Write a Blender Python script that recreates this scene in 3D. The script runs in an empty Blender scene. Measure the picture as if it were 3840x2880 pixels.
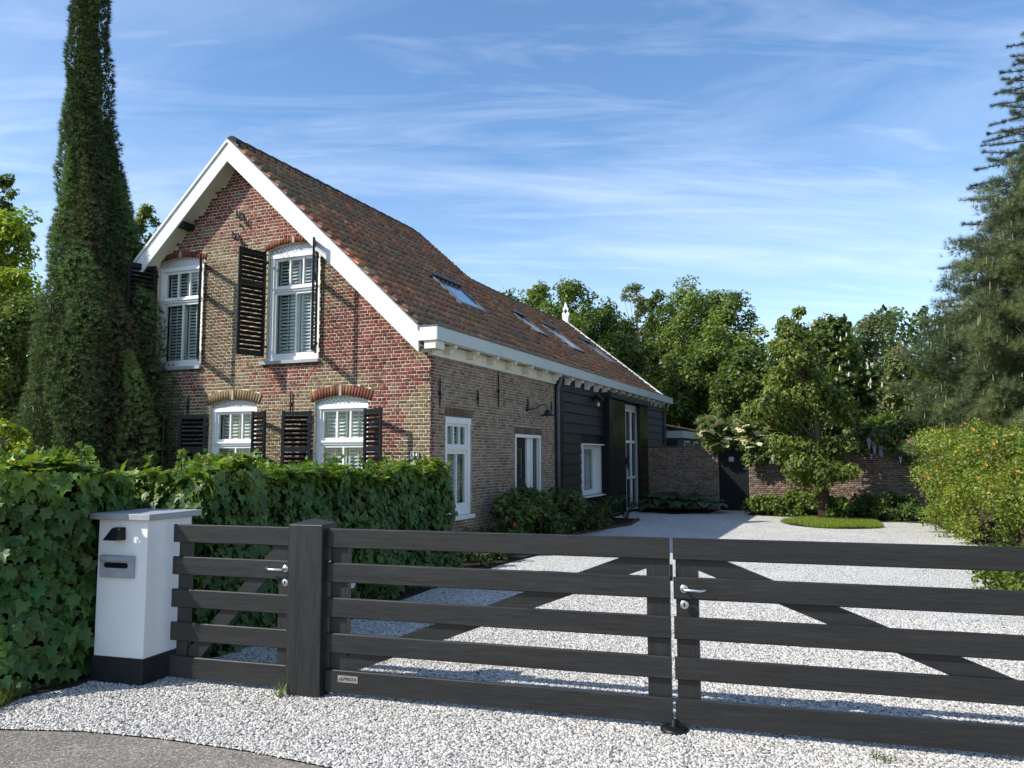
import bpy, math, random
import numpy as np
from mathutils import Vector, Matrix, Quaternion
random.seed(7); rng = np.random.default_rng(7)
scene = bpy.context.scene
col = scene.collection
R = math.radians

# ---------------------------------------------------------------- camera
cd = bpy.data.cameras.new('camera'); cam = bpy.data.objects.new('camera', cd); col.objects.link(cam)
cd.sensor_width = 36.0; cd.lens = 28.055; cd.clip_start = 0.05; cd.clip_end = 3000
CAM = Vector((0, 0, 1.68)); PITCH = 0.089926; ROLL = -0.001812
f_ = Vector((0, math.cos(PITCH), math.sin(PITCH))); u_ = Vector((0, -math.sin(PITCH), math.cos(PITCH))); r_ = Vector((1, 0, 0))
r2 = r_*math.cos(ROLL)+u_*math.sin(ROLL); u2 = u_*math.cos(ROLL)-r_*math.sin(ROLL)
m = Matrix((r2, u2, -f_)).transposed().to_4x4(); m.translation = CAM
cam.matrix_world = m; scene.camera = cam

# ---------------------------------------------------------------- light
AY = 0.406774; AG = 0.292817
dX = np.array([math.cos(AY), -math.sin(AY), 0]); dY = np.array([math.sin(AY), math.cos(AY), 0])
dG = np.array([math.cos(AG), -math.sin(AG), 0]); nG = np.array([math.sin(AG), math.cos(AG), 0])
SUN = 1.08*dX + dY + np.array([0, 0, -1.20]); SUN /= np.linalg.norm(SUN)
ld = bpy.data.lights.new('sun', 'SUN'); ld.energy = 4.2; ld.angle = R(0.53); ld.color = (1.0, 0.955, 0.88)
sun = bpy.data.objects.new('sun', ld); col.objects.link(sun)
sun.rotation_euler = Vector(SUN).to_track_quat('-Z', 'Y').to_euler(); sun.location = (-20, -10, 20)
world = bpy.data.worlds.new('World'); scene.world = world; world.use_nodes = True
wt = world.node_tree; wt.nodes.clear()
def N(nt, t, **kw):
    n = nt.nodes.new(t)
    for k, v in kw.items():
        if k.startswith('i_'):
            key = k[2:]; key = int(key) if key.isdigit() else key
            n.inputs[key].default_value = v
        else: setattr(n, k, v)
    return n
def ramp(nt, fac, stops, interp='LINEAR'):
    n = nt.nodes.new('ShaderNodeValToRGB'); n.color_ramp.interpolation = interp
    e = n.color_ramp.elements
    while len(e) < len(stops): e.new(0.5)
    for i, (p, c) in enumerate(stops):
        e[i].position = p; e[i].color = (c, c, c, 1) if not hasattr(c, '__len__') else (*c, 1)
    nt.links.new(fac, n.inputs[0]); return n.outputs[0]
sky = N(wt, 'ShaderNodeTexSky', sky_type='NISHITA', sun_disc=False, sun_elevation=math.asin(-SUN[2]), sun_rotation=math.atan2(-SUN[0], -SUN[1]) % (2*math.pi),
        altitude=0, air_density=1.0, dust_density=0.35, ozone_density=3.0)
tc = N(wt, 'ShaderNodeTexCoord'); sp = N(wt, 'ShaderNodeSeparateXYZ'); wt.links.new(tc.outputs['Generated'], sp.inputs[0])
def wmath(op, a, b=None, **kw):
    n = N(wt, 'ShaderNodeMath', operation=op, **kw)
    for i, v in enumerate((a, b)):
        if v is None: continue
        if isinstance(v, (int, float)): n.inputs[i].default_value = v
        else: wt.links.new(v, n.inputs[i])
    return n.outputs[0]
zc = wmath('ADD', wmath('MAXIMUM', sp.outputs[2], 0.0), 0.16)
px = wmath('DIVIDE', sp.outputs[0], zc); py = wmath('DIVIDE', sp.outputs[1], zc)
cb = N(wt, 'ShaderNodeCombineXYZ'); wt.links.new(px, cb.inputs[0]); wt.links.new(py, cb.inputs[1])
def cloud(loc, rot, sc, scale, detail, dist, lo, hi):
    mp = N(wt, 'ShaderNodeMapping'); mp.inputs['Location'].default_value = loc; mp.inputs['Rotation'].default_value = (0, 0, rot); mp.inputs['Scale'].default_value = sc
    wt.links.new(cb.outputs[0], mp.inputs[0])
    ns = N(wt, 'ShaderNodeTexNoise', i_Scale=scale, i_Detail=detail, i_Roughness=0.62, i_Distortion=dist); wt.links.new(mp.outputs[0], ns.inputs['Vector'])
    return ramp(wt, ns.outputs['Fac'], [(lo, 0.0), (hi, 1.0)])
c1 = cloud((3.1, 1.7, 0), 0.5, (0.55, 1.5, 1), 1.0, 9, 0.9, 0.42, 0.80)
c2 = cloud((7.3, 4.2, 0), -0.25, (0.8, 1.6, 1), 0.55, 6, 0.6, 0.44, 0.75)
c3 = cloud((1.3, 9.1, 0), 1.2, (0.35, 2.2, 1), 2.2, 10, 1.6, 0.52, 0.85)
cf = wmath('ADD', wmath('MULTIPLY', c1, wmath('ADD', wmath('MULTIPLY', c2, 0.75), 0.25)), wmath('MULTIPLY', c3, 0.30))
low = wmath('MULTIPLY', wmath('SUBTRACT', 1.0, wmath('MINIMUM', wmath('DIVIDE', wmath('MAXIMUM', sp.outputs[2], 0.0), 0.34), 1.0)), 0.66)
cf = wmath('MINIMUM', wmath('ADD', wmath('MULTIPLY', cf, 0.85), wmath('MULTIPLY', low, wmath('ADD', wmath('MULTIPLY', c2, 0.8), 0.35))), 0.8)
mixc = N(wt, 'ShaderNodeMix', data_type='RGBA'); wt.links.new(cf, mixc.inputs[0])
hs_ = N(wt, 'ShaderNodeHueSaturation', i_Saturation=1.1, i_Value=.94); wt.links.new(sky.outputs[0], hs_.inputs['Color'])
wt.links.new(hs_.outputs[0], mixc.inputs[6]); mixc.inputs[7].default_value = (5.5, 6.0, 6.7, 1)
bg = N(wt, 'ShaderNodeBackground', i_Strength=0.15); wt.links.new(mixc.outputs[2], bg.inputs[0])
wo = N(wt, 'ShaderNodeOutputWorld'); wt.links.new(bg.outputs[0], wo.inputs[0])
vs = scene.view_settings; vs.view_transform = 'Standard'; vs.look = 'None'; vs.gamma = 1; vs.exposure = 0.64; vs.use_curve_mapping = False
cy = scene.cycles
cy.max_bounces = 6; cy.diffuse_bounces = 3; cy.glossy_bounces = 3; cy.transmission_bounces = 4; cy.transparent_max_bounces = 8
cy.use_denoising = True; cy.sample_clamp_indirect = 6

# ---------------------------------------------------------------- mesh helpers
def lin(r, g, b):   # sRGB 0-255 -> linear
    return tuple((c/255/12.92 if c/255 <= .04045 else ((c/255+.055)/1.055)**2.4) for c in (r, g, b))
def link(o, parent=None):
    col.objects.link(o)
    if parent is not None: o.parent = parent
    return o
def npmesh(name, V, F, mat, colors=None, smooth=False):
    """V (n,3); F (m,k) faces of equal size, or a list of such arrays; colors (m,3)"""
    Fs = F if isinstance(F, list) else [F]
    me = bpy.data.meshes.new(name); V = np.asarray(V, np.float32)
    me.vertices.add(len(V)); me.vertices.foreach_set('co', V.ravel())
    nl = sum(f.size for f in Fs); npoly = sum(len(f) for f in Fs)
    me.loops.add(nl); me.polygons.add(npoly)
    me.loops.foreach_set('vertex_index', np.concatenate([np.asarray(f, np.int32).ravel() for f in Fs]))
    tot = np.concatenate([np.full(len(f), f.shape[1], np.int32) for f in Fs])
    me.polygons.foreach_set('loop_start', np.concatenate([[0], np.cumsum(tot)[:-1]]).astype(np.int32))
    if smooth: me.polygons.foreach_set('use_smooth', np.ones(npoly, bool))
    if colors is not None:
        a = me.attributes.new('col', 'FLOAT_COLOR', 'FACE')
        c = np.ones((npoly, 4), np.float32); c[:, :3] = colors; a.data.foreach_set('color', c.ravel())
    me.update(calc_edges=True); me.validate()
    me.materials.append(mat); return me
class MB:
    def __init__(s): s.v = []; s.f = []
    def add(s, vs, fs):
        o = len(s.v); s.v += [tuple(p) for p in vs]; s.f += [tuple(i+o for i in f) for f in fs]; return s
    def box(s, x0, x1, y0, y1, z0, z1):
        return s.add([(x0,y0,z0),(x1,y0,z0),(x1,y1,z0),(x0,y1,z0),(x0,y0,z1),(x1,y0,z1),(x1,y1,z1),(x0,y1,z1)],
                     [(0,3,2,1),(4,5,6,7),(0,1,5,4),(1,2,6,5),(2,3,7,6),(3,0,4,7)])
    def prism(s, poly, axis, a, b):
        """poly = 2D points (counter-clockwise) extruded along axis from a to b. axis x: poly=(y,z); y: (x,z); z: (x,y)"""
        def P(p, t): return {'x': (t,p[0],p[1]), 'y': (p[0],t,p[1]), 'z': (p[0],p[1],t)}[axis]
        n = len(poly); vs = [P(p, a) for p in poly]+[P(p, b) for p in poly]
        return s.add(vs, [tuple(range(n))[::-1], tuple(range(n, 2*n))]+[(i, (i+1) % n, n+(i+1) % n, n+i) for i in range(n)])
    def tube(s, path, rad, n=8, cap=True):
        path = [Vector(p) for p in path]; rr = rad if hasattr(rad, '__len__') else [rad]*len(path)
        o = len(s.v); ref = None
        for i, p in enumerate(path):
            t = (path[min(i+1, len(path)-1)]-path[max(i-1, 0)]).normalized()
            if ref is None: ref = Vector((0,0,1)) if abs(t.z) < .9 else Vector((1,0,0))
            a = (ref-t*ref.dot(t)).normalized(); b = t.cross(a); ref = a
            for k in range(n):
                an = 2*math.pi*k/n; q = p+(a*math.cos(an)+b*math.sin(an))*rr[i]; s.v.append(tuple(q))
        for i in range(len(path)-1):
            for k in range(n):
                s.f.append((o+i*n+k, o+i*n+(k+1) % n, o+(i+1)*n+(k+1) % n, o+(i+1)*n+k))
        if cap: s.f += [tuple(o+k for k in range(n))[::-1], tuple(o+(len(path)-1)*n+k for k in range(n))]
        return s
    def lathe(s, prof, c=(0,0,0), n=16, axis='z'):
        """prof = [(r, h)]"""
        o = len(s.v)
        for r, h in prof:
            for k in range(n):
                an = 2*math.pi*k/n; x, y = r*math.cos(an), r*math.sin(an)
                p = {'z': (x,y,h), 'y': (x,h,y), 'x': (h,x,y)}[axis]
                s.v.append((c[0]+p[0], c[1]+p[1], c[2]+p[2]))
        for i in range(len(prof)-1):
            for k in range(n): s.f.append((o+i*n+k, o+i*n+(k+1) % n, o+(i+1)*n+(k+1) % n, o+(i+1)*n+k))
        s.f += [tuple(o+k for k in range(n))[::-1], tuple(o+(len(prof)-1)*n+k for k in range(n))]
        return s
    def turn(s):   # (u, d, z) built for the gable -> side wall: x=-d, y=u
        s.v = [(-p[1], p[0], p[2]) for p in s.v]; return s
    def build(s, name, mat, parent=None, smooth=False, bevel=0):
        me = bpy.data.meshes.new(name); me.from_pydata(s.v, [], s.f); me.materials.append(mat)
        if smooth: me.polygons.foreach_set('use_smooth', np.ones(len(me.polygons), bool))
        me.update(); o = link(bpy.data.objects.new(name, me), parent)
        if bevel:
            b = o.modifiers.new('bevel', 'BEVEL'); b.width = bevel; b.segments = 2; b.limit_method = 'ANGLE'; b.angle_limit = R(40)
        return o
def tag(o, label=None, cat=None, group=None, kind=None):
    for k, v in (('label', label), ('category', cat), ('group', group), ('kind', kind)):
        if v: o[k] = v
    return o
def thing(name, label, cat, loc=(0,0,0), rz=0, group=None):
    o = bpy.data.objects.new(name, None); o.empty_display_size = .2; link(o); o.location = loc; o.rotation_euler = (0,0,rz)
    return tag(o, label, cat, group)

# ---------------------------------------------------------------- materials
def mat(name, build):
    mt = bpy.data.materials.new(name); mt.use_nodes = True; nt = mt.node_tree; nt.nodes.clear()
    out = nt.nodes.new('ShaderNodeOutputMaterial'); sh = build(nt); nt.links.new(sh, out.inputs[0]); return mt
def coords(nt, scale=(1,1,1), kind='Object', rot=(0,0,0)):
    t = N(nt, 'ShaderNodeTexCoord'); mp = N(nt, 'ShaderNodeMapping'); mp.inputs['Scale'].default_value = scale; mp.inputs['Rotation'].default_value = rot
    nt.links.new(t.outputs[kind], mp.inputs[0]); return mp.outputs[0]
def noise(nt, vec, scale, detail=4, rough=.55, dist=0):
    n = N(nt, 'ShaderNodeTexNoise', i_Scale=scale, i_Detail=detail, i_Roughness=rough, i_Distortion=dist); nt.links.new(vec, n.inputs['Vector']); return n.outputs['Fac']
def bump(nt, h, strength, dist=.01):
    b = N(nt, 'ShaderNodeBump', i_Strength=strength, i_Distance=dist); nt.links.new(h, b.inputs['Height']); return b.outputs[0]
def pbsdf(nt, color, rough=.6, spec=.35, normal=None, metal=0, coat=0):
    p = N(nt, 'ShaderNodeBsdfPrincipled')
    for k, v in (('Base Color', color), ('Roughness', rough), ('Specular IOR Level', spec), ('Metallic', metal), ('Coat Weight', coat)):
        if isinstance(v, bpy.types.NodeSocket): nt.links.new(v, p.inputs[k])
        else: p.inputs[k].default_value = (*v, 1) if hasattr(v, '__len__') else v
    if normal is not None: nt.links.new(normal, p.inputs['Normal'])
    return p.outputs[0]
def mulc(nt, a, b, fac=1.0):
    n = N(nt, 'ShaderNodeMix', data_type='RGBA', blend_type='MULTIPLY'); n.inputs[0].default_value = fac
    nt.links.new(a, n.inputs[6]); nt.links.new(b, n.inputs[7]); return n.outputs[2]
def plain(name, c, rough=.5, spec=.35, var=.12, sc=6, bstr=.05, stretch=(1,1,1), metal=0, kind='Object'):
    def b(nt):
        v = coords(nt, stretch, kind); n1 = noise(nt, v, sc, 6, .6); n2 = noise(nt, v, sc*7, 4, .6)
        lo = tuple(x*(1-var) for x in c); hi = tuple(min(x*(1+var), .95) for x in c)
        cc = ramp(nt, n1, [(.3, lo), (.7, hi)])
        rr = ramp(nt, n2, [(.3, max(rough-.1, .05)), (.7, min(rough+.12, 1))])
        return pbsdf(nt, cc, rr, spec, bump(nt, n2, bstr, .004), metal)
    return mat(name, b)
def attrmat(name, rough=.8, spec=.2, nscale=30, namt=.35, bstr=.35, bdist=.006, trans=0.0, tint=(1.0, 1.0, .45)):
    def b(nt):
        a = N(nt, 'ShaderNodeAttribute', attribute_name='col'); v = coords(nt, (1,1,1), 'Object')
        n1 = noise(nt, v, nscale, 5, .65); g = ramp(nt, n1, [(.28, 1-namt), (.72, 1+namt*.4)]); cc = mulc(nt, a.outputs['Color'], g)
        nrm = bump(nt, n1, bstr, bdist) if bstr else None
        p = pbsdf(nt, cc, rough, spec, nrm)
        if not trans: return p
        t = N(nt, 'ShaderNodeBsdfTranslucent'); tc2 = N(nt, 'ShaderNodeMix', data_type='RGBA', blend_type='MULTIPLY'); tc2.inputs[0].default_value = 1
        nt.links.new(cc, tc2.inputs[6]); tc2.inputs[7].default_value = (*[x*1.6 for x in tint], 1); nt.links.new(tc2.outputs[2], t.inputs[0])
        mx = N(nt, 'ShaderNodeMixShader'); mx.inputs[0].default_value = trans; nt.links.new(p, mx.inputs[1]); nt.links.new(t.outputs[0], mx.inputs[2]); return mx.outputs[0]
    return mat(name, b)
M = {}
M['brick'] = attrmat('brick', .9, .15, 45, .35, .5, .004)
M['tile'] = attrmat('roof_tile', .85, .2, 24, .5, .4, .004)
M['leaf'] = attrmat('leaf', .42, .38, 20, .2, 0, trans=.36)
M['ivy'] = attrmat('ivy_leaf', .42, .3, 20, .25, 0, trans=.28)
M['needle'] = attrmat('needle', .6, .25, 10, .3, 0, trans=.12)
M['petal'] = attrmat('petal', .6, .2, 20, .15, 0, trans=.3, tint=(1,.9,.7))
M['mortar'] = plain('mortar', (.56,.50,.39), .95, .1, .22, 9, .5)
M['mortar_side'] = plain('mortar_side', (.40,.36,.30), .95, .1, .3, 5, .5)
M['white'] = plain('white_paint', (.74,.74,.72), .38, .4, .03, 3, .03)
M['board_white'] = plain('weathered_white_board', (.64,.65,.64), .5, .35, .09, 1.6, .06, (1,1,1))
M['cream'] = plain('cream_paint', (.72,.68,.56), .5, .3, .06, 2, .03)
M['gutter'] = plain('gutter_paint', (.50,.54,.50), .45, .35, .06, 1.2, .03)
M['stone'] = plain('bluestone', (.30,.31,.32), .6, .3, .16, 8, .12)
M['keystone'] = plain('sandstone', (.36,.31,.22), .85, .2, .15, 12, .2)
M['black'] = plain('black_paint', (.006,.0065,.008), .4, .3, .2, 8, .05)
M['blackmatte'] = plain('black_matte', (.014,.014,.015), .6, .3, .2, 8, .05)
M['iron'] = plain('wrought_iron', (.012,.012,.012), .6, .4, .2, 20, .2)
M['steel'] = plain('brushed_steel', (.62,.61,.58), .28, .5, .06, 30, .03, (1,1,1), metal=1)
M['zinc'] = plain('zinc_pipe', (.10,.105,.115), .5, .45, .15, 8, .05)
M['soil'] = plain('soil', (.030,.024,.018), .95, .1, .5, 9, .8, kind='Object')
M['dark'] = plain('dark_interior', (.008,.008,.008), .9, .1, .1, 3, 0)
M['core'] = plain('twiggy_core', (.012,.016,.008), .95, .05, .4, 12, .5)
M['bark'] = plain('bark', (.085,.060,.042), .95, .1, .45, 5, 1.0, (1,1,.25))
M['barkg'] = plain('grey_bark', (.10,.09,.075), .95, .1, .4, 4, .8, (1,1,.25))
M['ridge'] = plain('ridge_mortar', (.050,.046,.040), .95, .1, .35, 5, .5)
M['blind'] = plain('blind_slat', (.66,.66,.63), .5, .3, .04, 5, .02)
M['lead'] = plain('lead_flashing', (.09,.10,.115), .5, .5, .2, 8, .08)
M['led'] = plain('lamp_glass', (.55,.55,.5), .2, .5, .02, 5, .0)
def glassmat(name, tint, refl, rough=.02):
    def b(nt):
        lw = N(nt, 'ShaderNodeLayerWeight', i_Blend=.5); pw = N(nt, 'ShaderNodeMath', operation='POWER'); nt.links.new(lw.outputs['Facing'], pw.inputs[0]); pw.inputs[1].default_value = 3.0
        mlt = N(nt, 'ShaderNodeMath', operation='MULTIPLY_ADD'); nt.links.new(pw.outputs[0], mlt.inputs[0]); mlt.inputs[1].default_value = .55; mlt.inputs[2].default_value = refl
        t = N(nt, 'ShaderNodeBsdfTransparent'); t.inputs[0].default_value = (*tint, 1)
        g = N(nt, 'ShaderNodeBsdfGlossy', i_Roughness=rough); mx = N(nt, 'ShaderNodeMixShader')
        nt.links.new(mlt.outputs[0], mx.inputs[0]); nt.links.new(t.outputs[0], mx.inputs[1]); nt.links.new(g.outputs[0], mx.inputs[2]); return mx.outputs[0]
    return mat(name, b)
M['glass'] = glassmat('window_glass', (.90,.94,.92), .03)
M['darkglass'] = plain('dark_glass', (.02,.024,.028), .06, .8, .05, 3, 0)
M['skyglass'] = plain('skylight_glass', (.42,.46,.50), .06, .5, .05, 3, 0, metal=.75)
def woodmat(name, c1, c2, stretch, rough=.42, spec=.45):
    def b(nt):
        v = coords(nt, stretch); n1 = noise(nt, v, 7, 8, .7, .6); n2 = noise(nt, v, 40, 6, .7)
        cc = ramp(nt, n1, [(.3, c1), (.72, c2)]); g = ramp(nt, n2, [(.3, .6), (.7, 1.25)])
        return pbsdf(nt, mulc(nt, cc, g), ramp(nt, n2, [(.3, rough-.08), (.7, rough+.15)]), spec, bump(nt, n2, .25, .003))
    return mat(name, b)
M['gate'] = woodmat('stained_board', (.008,.0078,.0075), (.022,.021,.020), (.12,2.2,2.2))
M['gatev'] = woodmat('stained_stile', (.008,.0078,.0075), (.022,.021,.020), (2.2,2.2,.12))
M['weather'] = woodmat('tarred_board', (.016,.016,.014), (.034,.033,.028), (2,.15,2), .55, .3)
M['barndoor'] = plain('gloss_black_panel', (.008,.010,.007), .12, .3, .2, 4, .02)
def tilemat():
    def b(nt):
        v = coords(nt, (1,1,1)); fr = N(nt, 'ShaderNodeVectorMath', operation='MULTIPLY'); nt.links.new(v, fr.inputs[0]); fr.inputs[1].default_value = (11, 0, 11)
        f2 = N(nt, 'ShaderNodeVectorMath', operation='FRACTION'); nt.links.new(fr.outputs[0], f2.inputs[0])
        s = N(nt, 'ShaderNodeVectorMath', operation='SUBTRACT'); nt.links.new(f2.outputs[0], s.inputs[0]); s.inputs[1].default_value = (.5, 0, .5)
        l = N(nt, 'ShaderNodeVectorMath', operation='LENGTH'); nt.links.new(s.outputs[0], l.inputs[0])
        w = (.70,.70,.69); g = (.13,.15,.18)
        cc = ramp(nt, l.outputs['Value'], [(.0, g), (.10, g), (.13, w), (.33, w), (.37, g), (.46, g), (.5, w), (.62, w), (.66, g)])
        return pbsdf(nt, cc, .3, .5)
    return mat('patterned_tile', b)
M['tympanum'] = tilemat()
def gravelmat():
    def b(nt):
        v = coords(nt, (1,1,1)); vo = N(nt, 'ShaderNodeTexVoronoi', i_Scale=48.0); nt.links.new(v, vo.inputs['Vector'])
        wn = N(nt, 'ShaderNodeTexWhiteNoise', noise_dimensions='3D'); nt.links.new(vo.outputs['Position'], wn.inputs['Vector'])
        cc = ramp(nt, wn.outputs['Value'], [(0, (.22,.215,.21)), (.10, (.42,.405,.38)), (.4, (.62,.60,.55)), (.8, (.76,.735,.675)), (1, (.82,.80,.74))])
        big = noise(nt, v, .8, 4, .6); cc = mulc(nt, cc, ramp(nt, big, [(.3, (.84,.83,.81)), (.7, (1.0,1.0,1.0))]))
        d = ramp(nt, vo.outputs['Distance'], [(0, 1.0), (.9, 0.0)])
        return pbsdf(nt, mulc(nt, cc, ramp(nt, d, [(.0, .62), (.35, 1.0)])), .75, .25, bump(nt, d, 1.0, .016))  # crevice shade between the stones is multiplied into the colour
    return mat('gravel_far', b)
M['gravel'] = gravelmat()
def pebblemat():
    def b(nt):
        oi = N(nt, 'ShaderNodeObjectInfo')
        cc = ramp(nt, oi.outputs['Random'], [(0, (.08,.085,.095)), (.12, (.22,.22,.23)), (.24, (.38,.33,.26)), (.40, (.40,.385,.36)), (.65, (.56,.53,.48)), (1, (.72,.69,.62))])
        v = coords(nt, (1,1,1)); n1 = noise(nt, v, 60, 3)
        return pbsdf(nt, mulc(nt, cc, ramp(nt, n1, [(.3, .8), (.7, 1.08)])), .6, .3)
    return mat('pebble', b)
M['pebble'] = pebblemat()
def asphalt():
    def b(nt):
        v = coords(nt, (1,1,1)); vo = N(nt, 'ShaderNodeTexVoronoi', i_Scale=90.0); nt.links.new(v, vo.inputs['Vector'])
        wn = N(nt, 'ShaderNodeTexWhiteNoise'); nt.links.new(vo.outputs['Position'], wn.inputs['Vector'])
        cc = ramp(nt, wn.outputs['Value'], [(0, (.12,.105,.090)), (.5, (.19,.17,.146)), (.85, (.26,.235,.205)), (1, (.38,.35,.31))])
        cc = mulc(nt, cc, ramp(nt, noise(nt, v, 1.5, 5), [(.3, .8), (.7, 1.15)]))
        return pbsdf(nt, cc, .9, .2, bump(nt, vo.outputs['Distance'], .5, .006))
    return mat('asphalt', b)
M['asphalt'] = asphalt()
M['grassground'] = plain('grass_ground', (.035,.05,.015), .95, .1, .4, 3, .6)

# ---------------------------------------------------------------- image helpers: photograph pixel (2212 wide) at a depth
def WP(xd, yd, depth):
    v = r2*((xd-1106)/1723.8)-u2*((yd-829.5)/1723.8)+f_; t = depth/v.y; return v.x*t, 1.68+v.z*t
def WX(xd, depth, yd=985): return WP(xd, yd, depth)[0]
def WZ(yd, depth): return WP(1106, yd, depth)[1]
HB = np.array([-1.329, 12.992, 0.0])
def H2W(x, y, z=0): return HB+dX*x+dY*y+np.array([0,0,z])
def W2H(P): d = np.asarray(P)-HB; return np.stack([d@dX, d@dY, d[..., 2]], -1)
G0 = np.array([-2.753, 6.115, 0.0])
def G2W(s, o, z=0): return G0+dG*s+nG*o+np.array([0,0,z])

# ================================================================ GROUND
def sheet(name, poly, z, mt, parent=None):
    mb = MB(); mb.add([(x, y, z) for x, y in poly], [tuple(range(len(poly)))]); return mb.build(name, mt, parent)
tag(sheet('ground', [(-600,-300),(600,-300),(600,900),(-600,900)], -.016, M['grassground']), kind='structure')
EDGE = [(-9.5,6.6),(-5.5,5.52),(-4.2,5.22),(-3.18,5.12),(-2.65,5.085),(-2.1,4.95),(-1.5,4.74),(-.97,4.49),(0.4,3.80),(2.5,2.72),(6.5,.9)]
tag(sheet('road', [(-60,20.0),(-9.5,6.6)]+EDGE[1:]+[(40,-14),(40,-30),(-60,-30)], -.008, M['asphalt']), kind='structure')
GRAV = EDGE[1:]+[(9,3.0),(12,9),(12.7,16), tuple(H2W(9,14)[:2]), tuple(H2W(0,14)[:2]), tuple(H2W(.6,-3)[:2]), tuple(G2W(0,.9)[:2]), tuple(G2W(-.7,-.1)[:2]), (-3.55,5.62),(-4.6,5.95)]
tag(sheet('gravel_drive', GRAV, 0, M['gravel']), kind='structure')
# loose pebbles: instanced stones over the near part of the drive
def pebbles():
    near = [e for e in EDGE[1:-1]]+[(4.4,3.1),(5.4,7.6), tuple(G2W(6.2,4.2)[:2]), tuple(H2W(1.5,-1.8)[:2]), tuple(H2W(1.4,-3.2)[:2]), tuple(H2W(1.6,-5.2)[:2]), tuple(G2W(.2,1.0)[:2]), tuple(G2W(-.5,-.05)[:2]), (-3.5,5.60),(-4.6,5.90)]
    mb = MB(); mb.add([(x, y, .001) for x, y in near], [tuple(range(len(near)))]); o = mb.build('gravel', M['gravel'])
    tag(o, 'loose pale pebbles covering the drive around the dark gate', 'gravel', kind='stuff')
    g = bpy.data.node_groups.new('scatter_pebbles', 'GeometryNodeTree')
    g.interface.new_socket('Geometry', in_out='INPUT', socket_type='NodeSocketGeometry'); g.interface.new_socket('Geometry', in_out='OUTPUT', socket_type='NodeSocketGeometry')
    gi = g.nodes.new('NodeGroupInput'); go = g.nodes.new('NodeGroupOutput'); L = g.links.new
    dp = g.nodes.new('GeometryNodeDistributePointsOnFaces'); dp.inputs['Density'].default_value = 4600; dp.inputs['Seed'].default_value = 3
    ico = g.nodes.new('GeometryNodeMeshIcoSphere'); ico.inputs['Radius'].default_value = 1; ico.inputs['Subdivisions'].default_value = 2
    nz = g.nodes.new('ShaderNodeTexNoise'); nz.inputs['Scale'].default_value = 1.1; nz.inputs['Detail'].default_value = 1
    sp_ = g.nodes.new('GeometryNodeSetPosition'); sc_ = g.nodes.new('ShaderNodeVectorMath'); sc_.operation = 'SUBTRACT'; sc_.inputs[1].default_value = (.5,.5,.5)
    L(nz.outputs['Color'], sc_.inputs[0]); L(ico.outputs[0], sp_.inputs['Geometry']); L(sc_.outputs[0], sp_.inputs['Offset'])
    sh = g.nodes.new('GeometryNodeSetShadeSmooth'); L(sp_.outputs[0], sh.inputs[0])
    sm = g.nodes.new('GeometryNodeSetMaterial'); sm.inputs['Material'].default_value = M['pebble']; L(sh.outputs[0], sm.inputs[0])
    io = g.nodes.new('GeometryNodeInstanceOnPoints'); L(dp.outputs['Points'], io.inputs['Points']); L(sm.outputs[0], io.inputs['Instance'])
    rr = g.nodes.new('FunctionNodeRandomValue'); rr.data_type = 'FLOAT_VECTOR'; rr.inputs[0].default_value = (-.5,-.5,0); rr.inputs[1].default_value = (.5,.5,6.28); L(rr.outputs[0], io.inputs['Rotation'])
    rs = g.nodes.new('FunctionNodeRandomValue'); rs.data_type = 'FLOAT_VECTOR'; rs.inputs[0].default_value = (.0072,.006,.0042); rs.inputs[1].default_value = (.0148,.0115,.0085); rs.inputs['Seed'].default_value = 5; L(rs.outputs[0], io.inputs['Scale'])
    tr = g.nodes.new('GeometryNodeTranslateInstances'); rt_ = g.nodes.new('FunctionNodeRandomValue'); rt_.data_type = 'FLOAT_VECTOR'; rt_.inputs[0].default_value = (0,0,.000); rt_.inputs[1].default_value = (0,0,.012); rt_.inputs['Seed'].default_value = 9
    L(io.outputs[0], tr.inputs[0]); L(rt_.outputs[0], tr.inputs['Translation'])
    jn = g.nodes.new('GeometryNodeJoinGeometry'); L(gi.outputs[0], dp.inputs[0]); L(gi.outputs[0], jn.inputs[0]); L(tr.outputs[0], jn.inputs[0]); L(jn.outputs[0], go.inputs[0])
    md = o.modifiers.new('pebbles', 'NODES'); md.node_group = g
pebbles()
def bed(name, poly, h=.03):
    mb = MB(); mb.prism([tuple(p) for p in poly], 'z', -.01, h); return tag(mb.build(name, M['soil']), kind='structure')
hp = lambda x, y: tuple(H2W(x, y)[:2])
bed('soil_bed', [hp(.0,-6.2),hp(1.55,-5.0),hp(1.40,-3.1),hp(1.28,-1.5),hp(1.22,0),hp(1.35,1.7),hp(1.05,3.4),hp(.72,5.0),hp(.95,6.4),hp(1.2,7.7),hp(1.0,9.4),hp(.0,9.6)])
bed('soil_bed', [hp(.05,12.6),hp(1.4,11.7),hp(2.3,12.4),hp(2.35,13.75),hp(.05,14.0)])
bed('soil_bed', [hp(3.45,12.2),hp(5.0,11.75),hp(8.0,10.9),hp(8.4,5.5),hp(8.0,1.5),hp(7.9,-1.4),hp(7.6,-4.5),hp(14,-4.5),hp(14,14),hp(3.45,14)])
bed('soil_bed', [(-9,8.6),(-9,6.7),(-4.6,5.92),(-3.5,5.66),(-3.2,6.0),(-3.0,7.4)], .02)

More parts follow.
